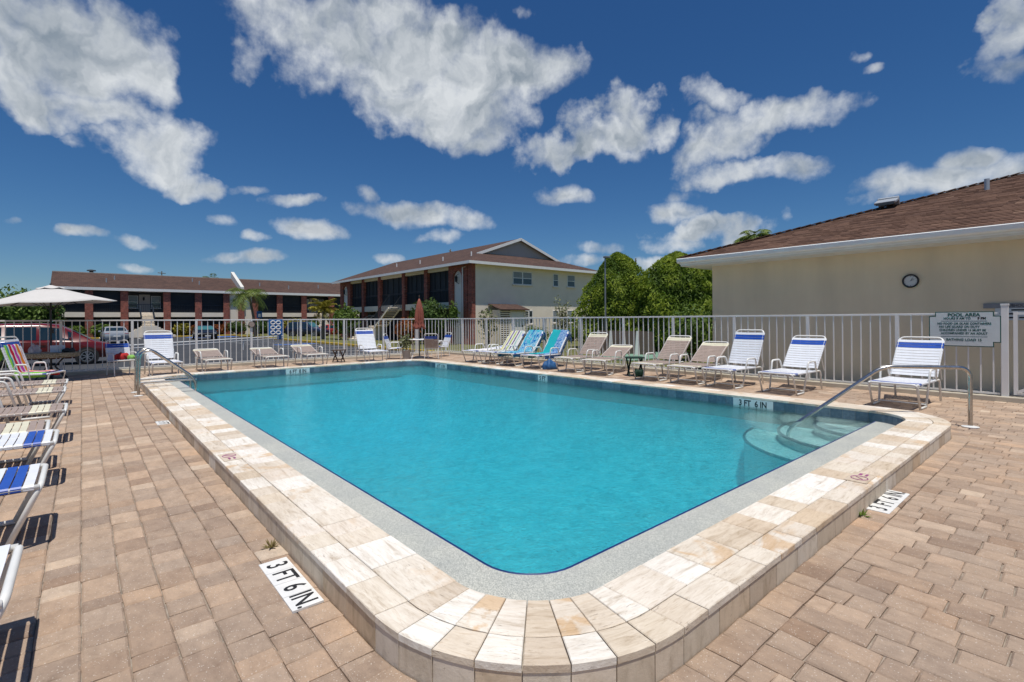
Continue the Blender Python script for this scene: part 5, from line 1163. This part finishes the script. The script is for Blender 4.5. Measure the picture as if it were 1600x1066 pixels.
# palms
def palm(x, y, z, h, lean, nf, fl, mat, label, seed, tr=.13, droop=1.0, group='palms'):
    rr = random.Random(seed); r_ = empty('palm_tree', (x,y,z), 0, label, 'palm', group); top = Vector((lean, lean*.3, h))
    MB().tube([(0,0,-.2),(lean*.15,0,h*.35),(lean*.55,lean*.15,h*.7),top], [tr*1.3,tr,tr*.9,tr*.8], 10).build('trunk', 'palm_bark', r_, smooth=True)
    q = MB()
    for i in range(nf):
        a = 6.283*i/nf+rr.uniform(-.25,.25); el_ = rr.uniform(-.15,1.25); L_ = fl*rr.uniform(.8,1.1); prev = top.copy(); d = Vector((math.cos(a)*math.cos(el_), math.sin(a)*math.cos(el_), math.sin(el_))); ns = 12; tn = rr.uniform(.25,.75)
        for s_ in range(ns):
            nx_ = prev+d*(L_/ns); sd = d.cross(Vector((0,0,1))); sd = sd.normalized() if sd.length > .05 else Vector((1,0,0)); upv = sd.cross(d)
            q.add([prev-sd*.018,prev+sd*.018,nx_+sd*.012,nx_-sd*.012], [(0,1,2,3)], tn)
            if s_ > 0:
                ll = fl*.34*math.sin(math.pi*(s_+.6)/(ns+1.2))+.08
                for sgn in (-1,1):
                    for o_ in (.0,.5):
                        b_ = prev.lerp(nx_, o_); tip = b_+sd*sgn*ll*.82+d*ll*.45-Vector((0,0,1))*ll*.38*rr.uniform(.5,1.4); mid = b_.lerp(tip,.45)+upv*.03
                        q.add([b_, mid+d*.035, tip, mid-d*.035], [(0,1,2,3)], min(1,max(0,tn+rr.gauss(0,.15))))
            prev = nx_; d = (d+Vector((0,0,-1))*.17*droop*rr.uniform(.7,1.3)).normalized()
    q.build('fronds', mat, r_, fix=False); return r_
palm(14.55, 60.5, G_, 4.75, -.75, 20, 2.75, 'leaf_palm', 'slender leaning palm in front of the cream panels of the row', 91, .14)
palm(16.7, 46.0, G_, 2.75, .1, 22, 1.6, 'leaf_yellow', 'short palm with yellow fronds left of the two storey block', 92, .16, .75)
palm(15.6, 92., G_, 8.3, .3, 15, 1.9, 'leaf_palm', 'distant palm crown showing above the roof by the fire wall', 93, .2)
palm(30.2, 13.2, G_, 6.35, .2, 22, 1.5, 'leaf_palm', 'palm crown peeking over the clubhouse roof, right one', 94, .2, 1.2)
palm(30.5, 15.9, G_, 5.55, .2, 22, 1.3, 'leaf_palm', 'palm crown peeking over the clubhouse eave, left one', 95, .2, 1.2)
bush('tree', 27.0, 14.2, -.1, (1.6,1.6,1.3), 1500, .30, 'leaf_dark', 'dark loose tree behind the clubhouse corner', 96, 2.2, 'tree', 'trees behind the clubhouse', core=False, shell=.8)
bush('tree', 36.5, 24.5, -.1, (1.3,1.3,1.6), 900, .3, 'leaf_mid', 'green tree glimpsed between the apartment block and the conifers', 97, 1.0, 'tree', 'trees behind the clubhouse')
# plant beside the folded umbrella
rr = random.Random(99); q = MB(); leaves(q, crown_pts(rr, 240, (0,0,.62), (.26,.26,.26), .25, 1, .8), .13, rr, lambda a, b: .5, .5); q.build('foliage', 'leaf_pale', pp, fix=False); MB().lathe([(.12,0),(.16,.30),(.17,.32),(.02,.33)], 16).build('pot', 'concrete', pp, smooth=True); MB().tube([(0,0,.3),(0,0,.6)], .015, 6).build('stem', 'bark', pp)
# weeds in the paving joints
for x, y, m_, lb, sd in ((4.17, 1.085, 'leaf_mid', 'small green weed sprouting at the coping by the right depth marker', 5), (.88, 3.32, 'leaf_straw', 'dry straw coloured weed sprouting at the left coping', 6)):
    rr = random.Random(sd); q = MB()
    for i in range(26): a = rr.uniform(0,6.28); l_ = rr.uniform(.03,.075); e = rr.uniform(.2,1.2); d = Vector((math.cos(a)*math.cos(e), math.sin(a)*math.cos(e), math.sin(e)))*l_; s_ = Vector((-math.sin(a),math.cos(a),0))*.006; q.add([s_*.3, d*.6+s_, d, d*.6-s_, -s_*.3], [(0,1,2,3,4)], rr.uniform(.2,.9))
    o = q.build('weed', m_, fix=False); o.location = (x, y, -.004); tag(o, lb, 'weed', 'weeds in the paving')

# ------------------------------------------------------------------ poles, benches, barrier
lp = empty('light_pole', (18.6, 14.95, -.1), 0, 'thin grey light pole in front of the left conifer', 'pole')
MB().tube([(0,0,-.1),(0,0,4.35)], [.05,.035], 10).build('pole', 'grey_metal', lp, smooth=True); MB().cbox((.06,-.05,4.40), .32, .2, .09).build('lamp_head', 'grey_metal', lp, bevel=.02); MB().lathe([(.12,0),(.12,.03),(.06,.05)], 12).build('base_plate', 'grey_metal', lp)
def upole(x, y, h, label, arms=2):
    r_ = empty('utility_pole', (x,y,G_), R(40), label, 'utility pole', 'utility poles'); MB().tube([(0,0,0),(0,0,h)], [.15,.11], 8).build('pole', 'wood_pole', r_)
    for i in range(arms): MB().cbox((0,0,h-.5-1.1*i), 2.2, .12, .12).build('cross_arm', 'wood_pole', r_)
    for i in range(arms):
        for u in (-1,-.5,.5,1): MB().lathe([(.05,0),(.06,.1),(.03,.18)], 8, (u*.95,0,h-.44-1.1*i)).build('insulator', 'vent_grey', r_)
upole(62, 93, 17.4, 'utility pole standing above the roof of the two storey block'); upole(66, 47, 11.2, 'utility pole at the right end of the two storey block'); upole(15, 150, 14.2, 'distant utility pole above the left part of the row', 1); upole(34., 150, 12.6, 'distant utility pole right of the fire wall', 1)
# shuffleboard court and its row of score benches
ct = MB().box(14.3, 19.0, 10.4, 12.6, -.06, -.02).build('court', 'court_green'); tag(ct, kind='structure')
for i in range(4):
    b_ = empty('score_bench', (16.6+.05*i, 13.75-.62*i, -.06), R(-42), ['slatted brown score bench with white end, leftmost of four','brown score bench with white end, second from the left','brown score bench with white end, third from the left','brown score bench with white end, rightmost of four'][i], 'bench', 'score benches by the court')
    MB().extr([(-.10,0),(.10,0),(.05,.98),(-.03,.98)], lambda u, v, d: (u*1.0+d*.0,d,v), -.05, .02).build('end_panel', 'white_paint', b_); 
    MB().add([(.10,.02,.0),(.75,.02,.0),(.62,.02,.95),(.05,.02,.98),(.10,.06,.0),(.75,.06,.0),(.62,.06,.95),(.05,.06,.98)], [(0,1,2,3),(7,6,5,4),(0,4,5,1),(1,5,6,2),(2,6,7,3),(3,7,4,0)]).build('back_panel', 'brown_panel', b_)
# tubular barrier across the car park entry
ba = empty('barrier_gate', (2.0, 30.0, LOT), math.atan2(8.5, 9.0), 'white tubular barrier gate across the car park', 'barrier')
for z in (.72, .58): MB().tube([(-1.0,0,z),(12.6,0,z+.02)], .035, 8).build('bar', 'white_paint', ba, smooth=True)
for x in (-1.0, 12.5): MB().tube([(x,0,0),(x,0,.95)], .06, 10).build('post', 'white_paint', ba, smooth=True)
for x in (4., 8.): MB().tube([(x,0,0),(x,0,.6)], .03, 8).build('support', 'white_paint', ba, smooth=True)
MB().cbox((12.0,-.06,.65), .5, .03, .3).build('reflector', 'sign_blue', ba)
ap = empty('parking_sign', (14.9, 60.3, G_), R(0), 'small blue parking sign on a thin post before the row', 'sign'); MB().tube([(0,0,0),(0,0,2.5)], .03, 6).build('post', 'grey_metal', ap); MB().cbox((0,-.05,2.45), .55, .03, .75).build('panel', 'sign_blue', ap); MB().cbox((0,-.07,2.35), .28, .01, .34).build('symbol', 'white_paint', ap)

# ------------------------------------------------------------------ cars
def car(x, y, rz, kind, paint, label, z=LOT, glass='car_glass'):
    """local +x is the front"""
    r_ = empty('parked_car', (x,y,z), rz, label, 'car', 'cars in the car park')
    if kind == 'van':
        Wd = .98; wb = (-1.5, 1.5); wr = .34
        S = [(-2.52,.45,.95,.95),(-2.48,.30,1.02,1.20),(-2.30,.28,1.05,1.66),(-2.05,.27,1.05,1.75),(-1.0,.27,1.04,1.79),(.0,.27,1.03,1.79),(.55,.27,1.02,1.73),(.95,.27,1.01,1.50),(1.62,.27,1.0,1.06),(1.75,.27,.97,.99),(2.2,.28,.86,.88),(2.45,.32,.70,.72),(2.55,.42,.56,.57)]
        win = [(-2.2,-1.15),(-1.05,-.12),(-.02,.98)]; ws_i = (7,8); rw_i = (1,2)
    elif kind == 'suv':
        Wd = .93; wb = (-1.32,1.32); wr = .36
        S = [(-2.25,.5,.95,.97),(-2.2,.34,1.02,1.15),(-2.0,.32,1.05,1.62),(-1.6,.32,1.05,1.72),(.0,.32,1.04,1.74),(.35,.32,1.03,1.66),(.95,.32,1.02,1.12),(1.1,.32,1.0,1.03),(1.9,.33,.94,.96),(2.2,.36,.78,.8),(2.3,.5,.62,.63)]
        win = [(-1.9,-1.0),(-.9,-.05),(.05,.72)]; ws_i = (5,6); rw_i = (1,2)
    else:
        Wd = .89; wb = (-1.35,1.35); wr = .32
        S = [(-2.35,.42,.78,.80),(-2.28,.28,.90,.93),(-1.75,.26,.94,.98),(-1.6,.26,.94,1.03),(-1.0,.26,.94,1.36),(-.6,.26,.93,1.43),(.1,.26,.92,1.44),(.35,.26,.92,1.38),(1.05,.26,.91,.98),(1.2,.26,.88,.90),(1.9,.27,.78,.80),(2.2,.30,.66,.67),(2.3,.42,.52,.53)]
        win = [(-1.25,-.55),(-.45,.15),(.2,.75)]; ws_i = (7,8); rw_i = (3,4)
    def sec(xq):
        for a, b in zip(S[:-1], S[1:]):
            if a[0] <= xq <= b[0]: t_ = (xq-a[0])/(b[0]-a[0]); return tuple(a[i]*(1-t_)+b[i]*t_ for i in range(4))
        return S[0] if xq < S[0][0] else S[-1]
    def ringp(s_):
        x_, zb, zl, zt_ = s_; e = 1-.14*max(0,(abs(x_)-1.7)/.85)**2; w_ = Wd*e; c = max(0., zt_-zl); k_ = min(1, c/.6)
        return [(x_,w_*.86,zb),(x_,w_*.97,zb+.14),(x_,w_,zb+(zl-zb)*.55),(x_,w_*.985,zl-.03),(x_,w_*(.96-.02*k_),zl+.0),(x_,w_*(.93-.17*k_),zl+c*.86),(x_,w_*(.86-.20*k_),zl+c*.97),(x_,w_*.4,zt_+.01)]
    vs = []; m_ = 16
    for s_ in S: p = ringp(s_); vs += p+[(a,-b,c) for a,b,c in reversed(p)]
    fs = [(i*m_+j,i*m_+(j+1)%m_,(i+1)*m_+(j+1)%m_,(i+1)*m_+j) for i in range(len(S)-1) for j in range(m_)]+[tuple(range(m_))[::-1], tuple(range((len(S)-1)*m_, len(S)*m_))]
    MB().add(vs, fs).build('body', paint, r_, smooth=True)
    def side(xq, f): p = ringp(sec(xq)); a, b = Vector(p[4]), Vector(p[5]); q = a.lerp(b, f); q.y += .008; return q
    for x0, x1 in win:
        for sgn in (1,-1):
            n_ = 5; P = [side(x0+(x1-x0)*i/n_, .10) for i in range(n_+1)]; Q = [side(x0+(x1-x0)*i/n_, .93) for i in range(n_+1)]
            if sec(x1)[3]-sec(x1)[2] < .45: Q[-1] = side(x1, .8)
            q = MB().add([(v.x, sgn*v.y, v.z) for v in P+Q], [(i,i+1,n_+2+i,n_+1+i) for i in range(n_)]); q.build('side_window', glass, r_, fix=False)
    for nm, (ia, ib) in (('windscreen', ws_i), ('rear_window', rw_i)):
        A, B = ringp(S[ia]), ringp(S[ib]); dx = .012 if nm == 'windscreen' else -.012
        lo_, hi_ = (A, B) if S[ia][3] < S[ib][3] else (B, A)
        def lerp3(a, b, t_): return tuple(a[i]*(1-t_)+b[i]*t_ for i in range(3))
        pl, ph_ = lerp3(lo_[6], hi_[6], .08), lerp3(lo_[6], hi_[6], .95)
        yl, yh_ = pl[1]*.98, ph_[1]*.98; zl_, zh_ = pl[2]+.015, ph_[2]+.018
        MB().add([(pl[0]+dx,-yl,zl_),(pl[0]+dx,yl,zl_),(ph_[0]+dx,yh_,zh_),(ph_[0]+dx,-yh_,zh_)], [(0,1,2,3)]).build(nm, 'cyan_reflection_glass' if glass == 'cyan_reflection_glass' or nm == 'windscreen' else glass, r_, fix=False)
    for wx in wb:
        for sgn in (1,-1):
            yy = sgn*(Wd-.10); wo_ = inst('wheel', MB().mesh('wheel_hub', None), r_, (wx,yy,wr)) if False else empty('wheel', (wx,yy,wr)); wo_.parent = r_
            MB().extr([((wr+.07)*math.cos(R(a)),(wr+.07)*math.sin(R(a))) for a in range(0,360,12)], lambda u,v,d:(u,d,v), -.02*sgn, (.106)*sgn).build('wheel_arch', 'tyre', wo_)
            MB().tube([((wr-.075)*math.cos(R(a)), .05*sgn, (wr-.075)*math.sin(R(a))) for a in range(0,360,12)], .085, 8, closed=True).build('tyre', 'tyre', wo_, smooth=True)
            q = MB().tube([((wr-.13)*math.cos(R(a)), .115*sgn, (wr-.13)*math.sin(R(a))) for a in range(0,360,15)], .018, 6, closed=True)
            for i in range(7): a = R(i*360/7); q.beam((0,.118*sgn,0), ((wr-.13)*math.cos(a),.118*sgn,(wr-.13)*math.sin(a)), .05, .03)
            q.build('rim', 'rim', wo_)
    xf, xr = S[-1][0], S[0][0]
    for sgn in (1,-1):
        MB().cbox((xf-.28, sgn*Wd*.68, sec(xf-.28)[2]-.09), .34, .34, .13, -sgn*.35).build('headlight', 'lamp_clear', r_, bevel=.03); MB().cbox((xr+.06, sgn*Wd*.72, .80 if kind == 'sedan' else .98), .10, .32, .14 if kind == 'sedan' else .34).build('tail_light', 'lamp_red', r_, bevel=.02)
        mx_ = win[-1][1]-.02; MB().cbox((mx_+.02, sgn*(Wd+.09), sec(mx_)[2]+.10), .10, .2, .14).build('mirror', paint, r_, bevel=.03)
        for w0 in win[1:]: MB().cbox((w0[0]+.12, sgn*(Wd+.005), sec(w0[0])[2]-.14), .18, .03, .035).build('door_handle', paint, r_)
        q = MB()
        for w0 in win[1:]: q.box(w0[0]-.052, w0[0]-.046, sgn*(Wd-.01)-.004, sgn*(Wd-.01)+.012*sgn+.004, .42, sec(w0[0])[2]-.02)
        q.build('door_gap', 'tyre', r_)
    MB().cbox((xf-.05,0,.50), .10, Wd*1.0, .12).build('grille', 'tyre', r_, bevel=.02); MB().cbox((xr-.01,0,.62), .02, .5, .12).build('number_plate', 'white_paint', r_); MB().cbox((xf+.01,0,.42), .02, .5, .12).build('number_plate', 'white_paint', r_)
    return r_
car(-1.30, 29.6, R(-2), 'van', 'car_red', 'dark red minivan seen from the side behind the far left fence')
car(2.2, 57.2, R(92), 'sedan', 'car_silver', 'silver saloon seen from behind, parked before the row')
car(-3.6, 58.5, R(94), 'sedan', 'car_white', 'white car half hidden behind the red minivan')
car(9.5, 59.3, R(-92), 'sedan', 'car_black', 'dark car with cyan reflection coloured into its windscreen, facing the pool', glass='cyan_reflection_glass')
car(19.2, 57.5, R(-50), 'suv', 'car_navy', 'dark blue car parked behind the yellow palm')
car(21.9, 56.6, R(-35), 'sedan', 'car_bright_red', 'bright red car partly hidden by the yellow palm trunk')

# lettering becomes plain mesh
bpy.context.view_layer.update(); dg = bpy.context.evaluated_depsgraph_get()
for o in [o for o in col.objects if o.type == 'FONT']:
    me = bpy.data.meshes.new_from_object(o.evaluated_get(dg)); n_ = bpy.data.objects.new('lettering', me); col.objects.link(n_)
    n_.parent = o.parent; n_.location = o.location; n_.rotation_euler = o.rotation_euler; n_.scale = o.scale
    bpy.data.objects.remove(o)
